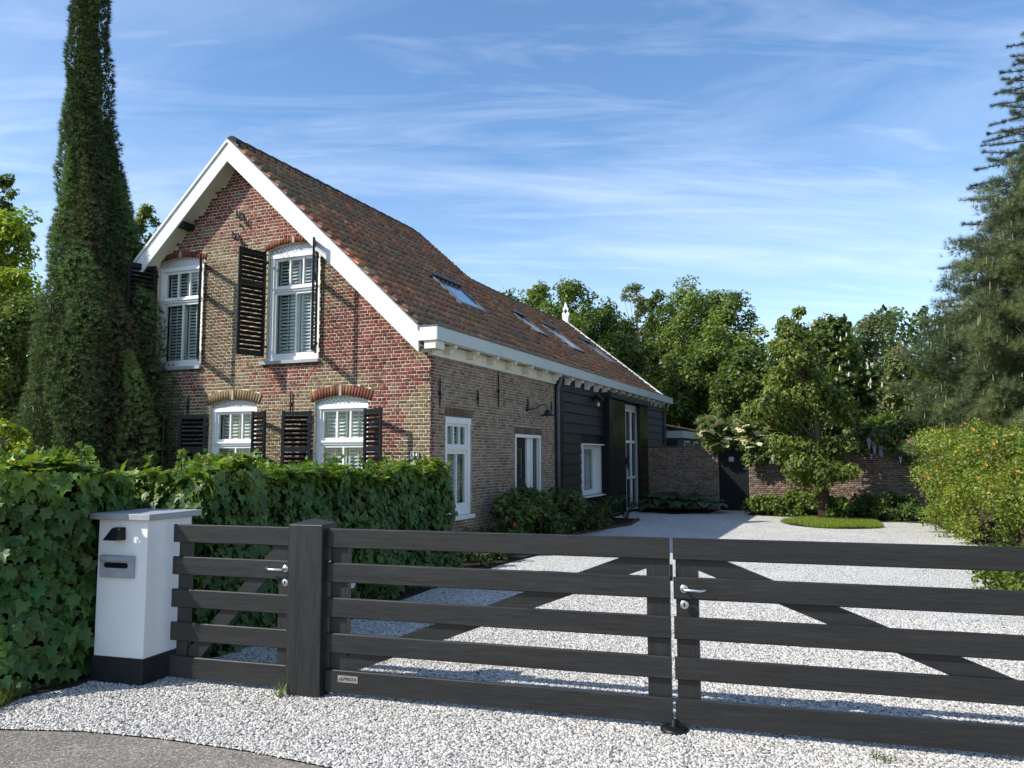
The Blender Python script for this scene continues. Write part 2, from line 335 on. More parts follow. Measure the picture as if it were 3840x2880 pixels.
# ================================================================ HOUSE
house = thing('brick_farmhouse', 'red and yellow brick farmhouse with white bargeboards and long orange tiled roof', 'house', tuple(HB), -AY)
CAMH = W2H(np.array([0,0,1.68]))
XA, W8 = -4.134, 8.25
EAVE = (-.05, 3.74)
def sstep(a, b, t): t = np.clip((t-a)/(b-a), 0, 1); return t*t*(3-2*t)
def ridge(hy):
    k = sstep(6.25, 8.6, np.asarray(hy, float)); sag = .05*np.sin(np.clip((np.asarray(hy, float)-8)/9, 0, 1)*math.pi)
    return XA+k*(.38), 7.51-k*.80-sag
def roofp(hy, t, h=0.0):
    xr, zr = ridge(hy); ex, ez = EAVE
    dx, dz = xr-ex, zr-ez; L = np.sqrt(dx*dx+dz*dz); nx, nz = dz/L, -dx/L
    return np.stack([ex+t*dx+nx*h, np.asarray(hy, float)+0*t, ez+t*dz+nz*h], -1)

# ---- bricks
def brick_arrays(B, proud=.005, inset=.004, jit=.002):
    """B (n,4): x0,x1,z0,z1 on plane y=0, facing -y"""
    n = len(B); x0, x1, z0, z1 = B.T; pr = proud*rng.uniform(.55, 1.25, n)
    def ring(xa, xb, za, zb, y): return np.stack([np.stack([xa, y, za], -1), np.stack([xb, y, za], -1), np.stack([xb, y, zb], -1), np.stack([xa, y, zb], -1)], 1)
    i = inset
    V = np.concatenate([ring(x0, x1, z0, z1, np.full(n, .004)), ring(x0, x1, z0, z1, -pr*.55), ring(x0+i, x1-i, z0+i*.8, z1-i*.8, -pr)], 1)
    V[:, 4:, :] += rng.normal(0, jit*.6, (n, 8, 3))*np.array([1, .4, 1])
    F = []
    for k in range(4):
        a, b = k, (k+1) % 4; F += [(a, b, b+4, a+4), (a+4, b+4, b+8, a+8)]
    F += [(8, 9, 10, 11)]
    return V, np.array(F)
def brick_obj(name, B, C, parent, mt, turn=False, rot=None, **kw):
    V, F = brick_arrays(B, **kw); n = len(B)
    V = V.reshape(-1, 3)
    if turn: V = np.stack([-V[:, 1], V[:, 0], V[:, 2]], -1)
    FF = (F[None]+(np.arange(n)*12)[:, None, None]).reshape(-1, 4)
    me = npmesh(name, V, FF, mt, np.repeat(C, len(F), 0)); return link(bpy.data.objects.new(name, me), parent)
def courses(x0, x1, z0, z1, ch, L, joint, inside, openings):
    out = []; r = 0; z = z0
    while z+ch*.6 < z1:
        hl = L if r % 2 == 0 else L/2; off = (0 if r % 4 == 0 else L/2) if r % 2 == 0 else L/4
        x = x1-off+hl  # work leftwards from the corner
        x = x1+ (hl-off if off else 0)
        while x > x0:
            a, b = x-hl+joint/2, x-joint/2; x -= hl
            a, b = max(a, x0), min(b, x1)
            if b-a < .02: continue
            zz0, zz1 = z+joint/2, z+ch-joint/2; zc = (zz0+zz1)/2
            segs = [(a, b)]
            for (ox0, ox1, fz) in openings:
                ns = []
                for (p, q) in segs:
                    xm = min(max((p+q)/2, ox0), ox1)
                    lo, hi = fz(xm)
                    if zc < lo or zc > hi or q <= ox0 or p >= ox1: ns.append((p, q)); continue
                    if p < ox0: ns.append((p, ox0-.002))
                    if q > ox1: ns.append((ox1+.002, q))
                segs = ns
            for p, q in segs:
                if q-p > .018 and inside((p+q)/2, zz1): out.append((p+random.gauss(0,.0012), q+random.gauss(0,.0012), zz0+random.gauss(0,.0014), zz1+random.gauss(0,.0014)))
        z += ch; r += 1
    return np.array(out)
# 2-D value noise for colour zones
_g = rng.random((64, 64))
def vn(x, z, s):
    x = np.asarray(x)*s+17.3; z = np.asarray(z)*s+5.1; i = np.floor(x).astype(int); j = np.floor(z).astype(int); fx = x-i; fz = z-j
    fx = fx*fx*(3-2*fx); fz = fz*fz*(3-2*fz); g = lambda a, b: _g[a % 64, b % 64]
    return (g(i,j)*(1-fx)+g(i+1,j)*fx)*(1-fz)+(g(i,j+1)*(1-fx)+g(i+1,j+1)*fx)*fz
def bl(x, z, cx, cz, rx, rz): return np.exp(-(((x-cx)/rx)**2+((z-cz)/rz)**2))
def gable_color(B):
    x = (B[:,0]+B[:,1])/2; z = (B[:,2]+B[:,3])/2; n = len(B)
    red = .25+.70*bl(x,z,-1.1,3.75,1.15,1.3)+.55*bl(x,z,-.9,2.45,.55,.7)+.75*bl(x,z,-4.2,7.0,2.0,.75)+.65*bl(x,z,-2.7,5.8,1.2,.6)+.45*bl(x,z,-2.9,3.0,.7,.35)+.5*bl(x,z,-6.3,5.5,.9,.9)+.25*bl(x,z,-5.4,3.1,.35,.25)
    red -= .6*bl(x,z,-.1,1.9,.42,.85)+.5*bl(x,z,-4.0,5.0,.7,.6)+.45*bl(x,z,-4.4,2.2,1.5,.5)+.2*bl(x,z,-1.75,2.9,.9,.25)
    red += (vn(x,z,1.6)-.5)*.6+(vn(x,z,5)-.5)*.6+rng.normal(0,.17,n)
    k = sstep(.28,.68,red)[:,None]
    R1, R2 = np.array([.215,.060,.045]), np.array([.145,.047,.037])
    Y1, Y2 = np.array([.215,.160,.085]), np.array([.145,.103,.060])
    a = rng.random((n,1)); rd = R1*a+R2*(1-a); a = rng.random((n,1)); ye = Y1*a+Y2*(1-a)
    c = rd*k+ye*(1-k); c *= rng.normal(1,.10,(n,1)); dk = rng.random(n) < .05; c[dk] *= .55
    return np.clip(c,.01,.8)
LOW = [-1.757,-4.13,-6.50]; UP = [-2.83,-5.53]
WL, WU = 1.11, 1.16
def arch(xc, w, z0, zs, rise):
    hw = w/2; rad = (hw*hw+rise*rise)/(2*rise); zc = zs+rise-rad
    return (xc-hw, xc+hw, lambda x: (z0, zc+math.sqrt(max(rad*rad-(x-xc)**2, 0))), rad, zc)
OP = [arch(x, WL, .70, 2.63, .088) for x in LOW]+[arch(x, WU, 3.36, 5.43, .088) for x in UP]
RING = [.185]*3+[.115]*2
ops = []
for (a, b, fz, rad, zc), rg in zip(OP, RING):
    xc = (a+b)/2
    def fz2(x, fz=fz, rad=rad, zc=zc, rg=rg, xc=xc, a=a, b=b):
        lo, hi = fz(x); return lo, zc+math.sqrt(max((rad+rg)**2-(x-xc)**2, 0))
    ops.append((a-.002, b+.002, fz))
    ext = rg*.33
    ops.append((a-ext, b+ext, lambda x, f=fz2, fz=fz: (fz(min(max(x, 0*x+x), x))[1] if False else f(x)[1]-.36 if False else max(fz(x)[1]-.03, 0), f(x)[1])))
def under_rake(x, z): return z < 7.20-.924*abs(x-XA)-.02
gw = MB()   # mortar-coloured backing in narrow strips
xs = sorted(set([round(-W8+i*.05, 4) for i in range(int(W8/.05)+1)]+[0.0]+[round(v, 4) for o in OP for v in o[:2]]))
for xa, xb in zip(xs[:-1], xs[1:]):
    xm = (xa+xb)/2; ta, tb = 7.22-.924*abs(xa-XA), 7.22-.924*abs(xb-XA)
    iv = [(0.0, None)]; z = 0.0
    for (a, b, fz, *_r) in sorted([o for o in OP if o[0] < xm < o[1]], key=lambda o: o[2](o[0])[0]):
        lo = fz(xm)[0]; gw.add([(xa,0,z),(xb,0,z),(xb,0,lo),(xa,0,lo)], [(0,1,2,3)]); z = (fz(xa)[1], fz(xb)[1])
        za, zb = z; z = None
        nxt = [o for o in OP if o[0] < xm < o[1] and o[2](xm)[0] > lo+.5]
        if nxt: l2 = nxt[0][2](xm)[0]; gw.add([(xa,0,za),(xb,0,zb),(xb,0,l2),(xa,0,l2)], [(0,1,2,3)]); z = l2; continue
        gw.add([(xa,0,za),(xb,0,zb),(xb,0,tb),(xa,0,ta)], [(0,1,2,3)]); z = None; break
    if z is not None: gw.add([(xa,0,z),(xb,0,z),(xb,0,tb),(xa,0,ta)], [(0,1,2,3)])
for (a, b, fz, rad, zc) in OP:   # reveals
    xc = (a+b)/2; K = [a+(b-a)*i/10 for i in range(11)]
    for p, q in zip(K[:-1], K[1:]): gw.add([(p,0,fz(p)[1]),(q,0,fz(q)[1]),(q,.22,fz(q)[1]),(p,.22,fz(p)[1])], [(0,1,2,3)])
    for x in (a, b): gw.add([(x,0,fz(x)[0]),(x,0,fz(x)[1]),(x,.22,fz(x)[1]),(x,.22,fz(x)[0])], [(0,1,2,3)])
gable = gw.build('gable_wall', M['mortar'], house)
GB = courses(-W8, .0, .0, 7.2, .0605, .178, .0105, under_rake, ops); GC = gable_color(GB)
def split_near(B, n, ok, turn=False):
    c = np.stack([(B[:,0]+B[:,1])/2, np.zeros(len(B)), (B[:,2]+B[:,3])/2], -1)
    if turn: c = np.stack([-c[:,1], c[:,0], c[:,2]], -1)
    d = np.linalg.norm(c-CAMH, axis=1); d[~ok(B)] += 1e3; idx = np.argsort(d); return idx[:n], idx[n:]
ni, fi = split_near(GB, 300, lambda B: (B[:,2] > 1.62) & (B[:,3] < 3.3) & (B[:,1]-B[:,0] > .06))
o = brick_obj('bricks', GB[fi], GC[fi], gable, M['brick']); tag(o, kind='stuff')
for i in ni: brick_obj('brick', GB[i:i+1], GC[i:i+1], gable, M['brick'])
# arches of bricks on end, with keystones
for (a, b, fz, rad, zc), rg, isup in zip(OP, RING, [0,0,0,1,1]):
    xc = (a+b)/2; half = math.asin(min((b-a)/2/rad, 1)); nb = 19; ang = 2*half/nb*1.0
    ra, rb = rad+.002, rad+rg
    for k in range(-1, nb+1):
        t0 = -half+k*ang; key = k == nb//2
        if abs(k-nb//2) == 1 and False: pass
        g = .0045/rad*1.0
        pts = [(xc+r_0*math.sin(t), zc+r_0*math.cos(t)) for r_0, t in ((ra, t0+g), (ra, t0+ang-g), (rb, t0+ang-g), (rb, t0+g))]
        mb = MB(); mb.prism(pts, 'y', -.013 if not key else -.03, .02)
        if key:
            mb.build('keystone', M['keystone'], gable); continue
        V = np.array(mb.v); warm = xc > -3.5
        c = np.array([.175,.066,.043]) if (warm or isup) else np.array([.20,.145,.078])
        if warm and not isup and random.random() < .3: c = np.array([.24,.13,.065])
        c = c*random.uniform(.8,1.2)
        me = npmesh('arch_brick', V, [np.array([f for f in mb.f if len(f) == 4])], M['brick'], np.tile(c, (len(mb.f), 1)))
        link(bpy.data.objects.new('arch_brick', me), gable)

# ---- side wall of brick
SB_OPEN = [(.52,1.52,lambda x:(.60,2.36)), (3.50,4.93,lambda x:(0,2.13))]
SIDE_END = 5.86
sw = MB()
def wall_strips(mb, x0, x1, z1, opens):
    ed = sorted(set([x0, x1]+[v for o in opens for v in o[:2]]))
    for a, b in zip(ed[:-1], ed[1:]):
        xm = (a+b)/2; oo = [o for o in opens if o[0] < xm < o[1]]
        if not oo: mb.add([(a,0,0),(b,0,0),(b,0,z1),(a,0,z1)], [(0,1,2,3)]); continue
        lo, hi = oo[0][2](xm)
        if lo > 0: mb.add([(a,0,0),(b,0,0),(b,0,lo),(a,0,lo)], [(0,1,2,3)])
        mb.add([(a,0,hi),(b,0,hi),(b,0,z1),(a,0,z1)], [(0,1,2,3)])
        mb.add([(a,0,lo),(a,.2,lo),(a,.2,hi),(a,0,hi)], [(0,1,2,3)]); mb.add([(b,0,lo),(b,0,hi),(b,.2,hi),(b,.2,lo)], [(0,1,2,3)])
        mb.add([(a,0,hi),(a,.2,hi),(b,.2,hi),(b,0,hi)], [(0,1,2,3)]); mb.add([(a,0,lo),(b,0,lo),(b,.2,lo),(a,.2,lo)], [(0,1,2,3)])
wall_strips(sw, .0, SIDE_END, 3.62, SB_OPEN); sw.turn()
side = sw.build('side_wall', M['mortar_side'], house)
lint = lambda a, b, z: (a, b, lambda x: (z-.01, z+.16))
SB = courses(.0, SIDE_END, .0, 3.5, .0535, .152, .011, lambda x, z: True, SB_OPEN+[lint(.50,1.56,2.36), lint(3.46,4.98,2.13)])
def side_color(B):
    x = (B[:,0]+B[:,1])/2; z = (B[:,2]+B[:,3])/2; n = len(B)
    base = np.array([[.285,.205,.140],[.235,.160,.110],[.32,.24,.165],[.20,.115,.082],[.165,.13,.10]])
    c = base[rng.choice(5, n, p=[.34,.28,.18,.12,.08])]*rng.normal(1,.12,(n,1))
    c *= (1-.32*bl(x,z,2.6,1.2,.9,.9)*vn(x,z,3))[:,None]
    corner = x < .12; c[corner] = np.array([.15,.046,.036])*rng.normal(1,.15,(corner.sum(),1))
    return np.clip(c,.01,.8)
SC_ = side_color(SB)
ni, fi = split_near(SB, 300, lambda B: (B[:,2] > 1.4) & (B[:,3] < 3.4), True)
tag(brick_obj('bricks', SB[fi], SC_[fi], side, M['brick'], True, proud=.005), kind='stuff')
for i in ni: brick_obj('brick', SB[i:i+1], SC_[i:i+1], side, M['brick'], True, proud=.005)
for (a, b, z) in ((.50,1.56,2.36),(3.46,4.98,2.13)):   # soldier lintels
    n = int((b-a)/.062)
    for k in range(n):
        p = a+(b-a)*k/n; c = np.array([[.16,.11,.075]])*random.uniform(.75,1.2)
        brick_obj('lintel_brick', np.array([[p+.004, p+(b-a)/n-.004, z+.004, z+.148]]), c, side, M['brick'], True, proud=.012)
# remaining walls (barn rear, far side)
mb = MB(); mb.add([(-W8,0,0),(-W8,17.35,0),(-W8,17.35,3.45),(-W8,0,3.45)], [(0,3,2,1)]); mb.build('far_side_wall', M['mortar'], house)
mb = MB(); mb.add([(0,17.35,0),(-7.6,17.35,0),(-7.6,17.35,3.5),(-3.75,17.35,6.6),(0,17.35,3.6)], [(0,1,2,3,4)]); mb.build('rear_wall', M['weather'], house)
mb = MB(); mb.box(-.30,-.02,SIDE_END,17.35,0,.42); mb.box(-.16,-.04,SIDE_END,17.3,.42,3.6)
barnback = MB()
def bwall(y0, y1, z0, z1): barnback.box(-.12,-.03,y0,y1,z0,z1)
bwall(SIDE_END,7.68,0,3.6); bwall(9.58,11.70,0,3.6); bwall(7.68,9.58,0,.66); bwall(7.68,9.58,1.99,3.6); bwall(13.25,17.35,0,3.6); bwall(11.70,13.25,3.22,3.6)
barn = barnback.build('barn_wall', M['blackmatte'], house)
# weatherboards, each its own plank
zt = 3.47; rows = []
while zt > .45: rows.append((zt-.252, zt)); zt -= .247
def plank(y0, y1, z0, z1):
    mb = MB(); d0, d1 = random.uniform(.040,.048), .012
    vs_ = []
    for y in (y0, y1): vs_ += [(-.029,y,z0),(d0,y,z0),(d0,y,z0+.012),(d1,y,z1),(-.029,y,z1)]
    mb.add(vs_, [(0,4,3,2,1),(5,6,7,8,9)]+[(i,(i+1)%5,5+(i+1)%5,5+i) for i in range(5)][::1]); return mb.build('weatherboard', M['weather'], barn)
for z0, z1 in rows:
    for y0, y1 in ((6.22,9.55),(13.9,17.3)):
        if y0 < 7 and z1 > .66 and z0 < 1.99:
            plank(y0, 7.66, z0, z1)
            if 9.55-9.60 > .02: plank(9.6, 9.55, z0, z1)
        else: plank(y0, y1, z0, z1)
MB().box(-.02,.085,5.93,6.20,0,3.56).build('corner_post', M['black'], house)
# ---- roof
def tile_template():
    us = np.linspace(0, 1, 9); h = .046*np.cos(2*math.pi*(us-.78))+.006*np.cos(4*math.pi*(us-.78))
    return us, h
TP, TS = .2035, .262     # tile pitch across, exposed length
def tiles_geo(hy0, s0, Lr):
    """vertex grid of one or many tiles. hy0,s0 arrays"""
    us, hh = tile_template(); n = len(hy0)
    jh = rng.normal(0,.005,n); jr = rng.normal(0,.010,n); js = rng.normal(0,.008,n)
    hy = hy0[:,None]+us[None]*TP*1.06
    def row(s, hgt): 
        t = (s[:,None]+js[:,None])/Lr[:,None]+0*hy; return roofp(hy, t, 0)+ (roofp(hy, t, 1)-roofp(hy, t, 0))*(hgt[:,:,None])
    tail = hh[None]+.072+jh[:,None]+jr[:,None]*(us[None]-.5); head = hh[None]+.010+jh[:,None]*.3
    a = row(s0, tail); b = row(s0+TS*1.16, head); c = row(s0+.004, tail-.045)
    V = np.concatenate([a, b, c], 1)
    F = []; m = len(us)
    for k in range(m-1): F += [(k, k+1, m+k+1, m+k), (2*m+k, 2*m+k+1, k+1, k)]
    return V, np.array(F), m
HYS = np.arange(-.29, 17.25, TP); tl = []
for hy in HYS:
    xr, zr = ridge(hy+.1); L = math.hypot(float(xr)-EAVE[0], float(zr)-EAVE[1]); s = -.16
    while s < L-.16: tl.append((hy, s, L)); s += TS
tl = np.array(tl)
SKY = [(3.28,4.62,-1.98,-1.18),(8.75,9.55,-2.45,-1.60),(11.2,12.35,-2.55,-1.42),(15.0,16.05,-2.55,-1.45)]
def in_sky(hy, s, L):
    k = np.zeros(len(hy), bool)
    for y0, y1, xa, xb in SKY:
        xr, _ = ridge((y0+y1)/2); t0 = (EAVE[0]-xb)/(EAVE[0]-float(xr)); t1 = (EAVE[0]-xa)/(EAVE[0]-float(xr)); tm = (s+TS*.6)/L
        k |= (hy+TP*.5 > y0-.02) & (hy+TP*.5 < y1+.02) & (tm > t0+.01) & (tm < t1-.01)
    return k
tl = tl[~in_sky(tl[:,0], tl[:,1], tl[:,2])]
def tile_color(hy, s):
    n = len(hy); pal = np.array([[.38,.19,.115],[.29,.17,.115],[.45,.20,.11],[.25,.19,.135],[.32,.23,.135],[.55,.23,.115]])
    p = np.array([.34,.24,.16,.13,.10,.03]); c = pal[rng.choice(6, n, p=p)]*rng.normal(1,.13,(n,1))
    far = sstep(5.5, 9, hy)[:,None]; c = c*(1-far)+c*np.array([1.18,1.10,1.02])*far  # barn tiles tinted brighter and oranger, painting in their better sunlight
    mos = sstep(.55,.8,vn(hy,s,1.1))[:,None]*.5; c = c*(1-mos)+np.array([.19,.165,.11])*mos
    return np.clip(c,.01,.6)
tcol = tile_color(tl[:,0], tl[:,1])
deck = MB(); ny, nt_ = 48, 12
P = [[tuple(roofp(y, t, -.03)) for t in np.linspace(-.055, 1.0, nt_)] for y in np.linspace(0.0, 17.32, ny)]
deck.add([p for r_0 in P for p in r_0], [(i*nt_+j, i*nt_+j+1, (i+1)*nt_+j+1, (i+1)*nt_+j) for i in range(ny-1) for j in range(nt_-1)])
# far slope
PL = []
for y in np.linspace(-.28, 17.32, 30):
    xr, zr = ridge(y); el = -W8-.1+.7*float(sstep(6.2,8.6,y)); PL.append([(float(xr), y, float(zr)-.03), (el, y, 3.52)])
deck.add([p for r_0 in PL for p in r_0], [(i*2, i*2+1, i*2+3, i*2+2) for i in range(29)])
roof = deck.build('roof', M['ridge'], house)
cen = roofp(tl[:,0]+.1, tl[:,1]/tl[:,2]); dist = np.linalg.norm(cen-CAMH, axis=1); od = np.argsort(dist)
def tile_obj(name, idx):
    V, F, mm = tiles_geo(tl[idx,0], tl[idx,1], tl[idx,2]); n = len(idx); k = V.shape[1]
    FF = (F[None]+(np.arange(n)*k)[:,None,None]).reshape(-1,4)
    me = npmesh(name, V.reshape(-1,3), FF, M['tile'], np.repeat(tcol[idx], len(F), 0)); return link(bpy.data.objects.new(name, me), roof)
tag(tile_obj('roof_tiles', od[300:]), kind='stuff')
for i in od[:300]: tile_obj('roof_tile', np.array([i]))
# ridge tiles
def half_round(p0, p1, r, name):
    p0, p1 = Vector(p0), Vector(p1); t = (p1-p0).normalized(); a = Vector((1,0,0)); b = Vector((0,0,1)); mb = MB(); n = 9; vs_ = []
    for p, rr in ((p0, r*1.06), (p1, r*.94)):
        for k in range(n): an = math.pi*(-.12+1.24*k/(n-1)); vs_.append(tuple(p+a*math.cos(an)*rr+b*math.sin(an)*rr))
    mb.add(vs_, [(k, k+1, n+k+1, n+k) for k in range(n-1)]+[tuple(range(n))]); return mb.build(name, M['ridge'], roof)
y = -.26
while y < 17.0:
    y2 = min(y+.37, 17.2); xa, za = ridge(y); xb, zb = ridge(y2)
    half_round((float(xa), y, float(za)-.01), (float(xb), y2, float(zb)-.01), .125, 'ridge_tile'); y += .36
mb = MB(); q = [(roofp(y, .975, .075), roofp(y, 1.0, .09)) for y in np.linspace(-.2, 6.3, 20)]; q2 = [roofp(y, .955, .02) for y in np.linspace(-.2, 6.3, 20)]
vv = [tuple(p) for a, b in zip(q, q2) for p in (a[1], a[0], b)]
mb.add(vv, [f for i in range(19) for f in ((i*3, i*3+1, i*3+4, i*3+3), (i*3+1, i*3+2, i*3+5, i*3+4))]); mb.build('ridge_mortar_band', M['ridge'], roof)
# bargeboards, trim, soffit
def zr_(x, off): return 7.51+off-.924*abs(x-XA)
BX = 0.0
for sgn, xe in ((1, -.045), (-1, -W8+.02)):
    mb = MB(); pts = [(XA, zr_(XA,-.01)), (xe, zr_(xe,-.01)), (xe, zr_(xe,-.39)), (XA, zr_(XA,-.39))]
    if sgn == 1: pts = pts[::-1]
    mb.prism(pts, 'y', -.335, -.295); mb.build('bargeboard', M['board_white'], house, bevel=.004)
    mb = MB(); pts = [(XA, zr_(XA,.03)), (xe, zr_(xe,.03)), (xe, zr_(xe,-.035)), (XA, zr_(XA,-.035))]
    if sgn == 1: pts = pts[::-1]
    mb.prism(pts, 'y', -.362, -.28); mb.build('verge_trim', M['board_white'], house, bevel=.004)
    mb = MB(); pts = [(XA, zr_(XA,-.25)), (xe, zr_(xe,-.25)), (xe, zr_(xe,-.29)), (XA, zr_(XA,-.29))]
    if sgn == 1: pts = pts[::-1]
    mb.prism(pts, 'y', -.293, .0); mb.build('soffit', M['cream'], house)
    if sgn == -1:
        mb = MB(); mb.prism([(XA, zr_(XA,-.0)), (xe, zr_(xe,-.0)), (xe, zr_(xe,-.03)), (XA, zr_(XA,-.03))], 'y', -.29, 0); mb.build('verge_deck', M['ridge'], house)
MB().box(-5.36,-5.20,-.28,.0,6.02,6.13).build('purlin_end', M['blackmatte'], house, bevel=.006)
# gutter: front board, floor, back, end caps, dark lip
GY0, GY1 = -.335, 17.42
MB().box(.270,.300,GY0,GY1,3.53,3.752).build('gutter', M['gutter'], house, bevel=.004)
MB().box(-.04,.269,GY0+.03,GY1,3.532,3.56).build('gutter_floor', M['cream'], house)
MB().box(-.055,.2695,GY0,GY0+.028,3.53,3.752).build('gutter_end', M['white'], house)
MB().box(-.04,.2695,GY1-.028,GY1,3.56,3.752).build('gutter_end', M['white'], house)
MB().box(-.065,.312,GY0-.012,GY0+.03,3.7525,3.768).build('gutter_lip', M['lead'], house)
MB().box(.262,.312,GY0+.031,GY1+.01,3.7525,3.768).build('gutter_lip', M['lead'], house)
MB().box(.013,.045,.0,SIDE_END,3.33,3.531).build('frieze_board', M['cream'], house)
MB().box(.045,.25,-.30,.0,3.40,3.531).build('eave_return', M['cream'], house)
def bracket(y, th, x0, x1, z0, z1, mt):
    n = 7; cr = min(x1-x0, z1-z0)*.62
    poly = [(x0,z1),(x0,z0)]+[(x1-cr+cr*(math.sin(k/n*math.pi/2)) , z0+ cr*(1-math.cos(k/n*math.pi/2))) for k in range(0)]
    poly = [(x0,z0),(x1-cr,z0)]+[(x1-cr*math.cos(k/n*math.pi/2), z0+cr*math.sin(k/n*math.pi/2)) for k in range(1, n+1)]+[(x1,z1),(x0,z1)]
    mb = MB(); mb.prism(poly, 'y', y, y+th); return mb.build('eave_bracket', mt, house)
for k in range(7): bracket(.35+.86*k, .09, .046, .262, 3.385, 3.531, M['cream'])
for k in range(15):
    y = 6.45+.755*k
    if y < 17.2: bracket(y, .09, .03, .24, 3.36, 3.531, M['white'])
# rear verge and finial
RV = MB(); pr = []
for y in (17.24, 17.40):
    for t in (-.03, 1.0):
        for h in (.0, .13): pr.append(tuple(roofp(y, t, h)))
RV.add(pr, [(0,1,3,2),(4,6,7,5),(0,4,5,1),(2,3,7,6),(1,5,7,3),(0,2,6,4)]); RV.build('rear_verge', M['white'], house)
xr, zr = [float(v) for v in ridge(17.3)]
fb = MB(); fb.box(xr-.11,xr+.11,17.24,17.40,zr-.1,zr+.30); fin = fb.build('roof_finial', M['white'], house, bevel=.01)
fo = [(0,.86),(.05,.76),(.035,.72),(.12,.60),(.07,.52),(.15,.43),(.10,.36),(.11,.30)]
outl = [(xr+a, zr+b) for a, b in fo][::-1]+[(xr-a, zr+b) for a, b in fo[1:]]
mb = MB(); mb.prism([(xr+.11,zr+.30),(xr+.15,zr+.43),(xr+.075,zr+.515),(xr+.0,zr+.40),(xr-.075,zr+.515),(xr-.15,zr+.43),(xr-.11,zr+.30)], 'y', 17.29, 17.36)
mb.prism([(xr+.078,zr+.516),(xr+.12,zr+.60),(xr+.04,zr+.72),(xr+.055,zr+.76),(xr,zr+.88),(xr-.055,zr+.76),(xr-.04,zr+.72),(xr-.12,zr+.60),(xr-.078,zr+.516),(xr,zr+.63)], 'y', 17.29, 17.36)
mb.build('finial_ornament', M['white'], fin)
# skylights
for y0, y1, xa, xb in SKY:
    ym = (y0+y1)/2; xr, zr = [float(v) for v in ridge(ym)]; ta, tb = (EAVE[0]-xa)/(EAVE[0]-xr), (EAVE[0]-xb)/(EAVE[0]-xr)
    def slab(y0, y1, t0, t1, h0, h1, nm, mt, par):
        mb = MB(); vs_ = [tuple(roofp(y, t, h)+np.array([0,0,0])) for h in (h0, h1) for (y, t) in ((y0,t0),(y1,t0),(y1,t1),(y0,t1))]
        mb.add(vs_, [(0,3,2,1),(4,5,6,7),(0,1,5,4),(1,2,6,5),(2,3,7,6),(3,0,4,7)]); return mb.build(nm, mt, par)
    L = math.hypot(xr-EAVE[0], zr-EAVE[1]); e = .09/L
    sk = slab(y0-.06, y1+.06, tb-e*1.4, ta+e*.6, -.02, .055, 'skylight', M['lead'], house)
    slab(y0, y0+.08, tb, ta, .056, .115, 'skylight_frame', M['lead'], sk); slab(y1-.08, y1, tb, ta, .056, .115, 'skylight_frame', M['lead'], sk)
    slab(y0+.081, y1-.081, tb, tb+e, .056, .112, 'skylight_frame', M['lead'], sk); slab(y0-.01, y1+.01, ta-e*1.6, ta+e*.2, .056, .15, 'skylight_hood', M['black'], sk)
    slab(y0+.081, y1-.081, tb+e, ta-e*1.6, .057, .09, 'pane', M['skyglass'], sk)

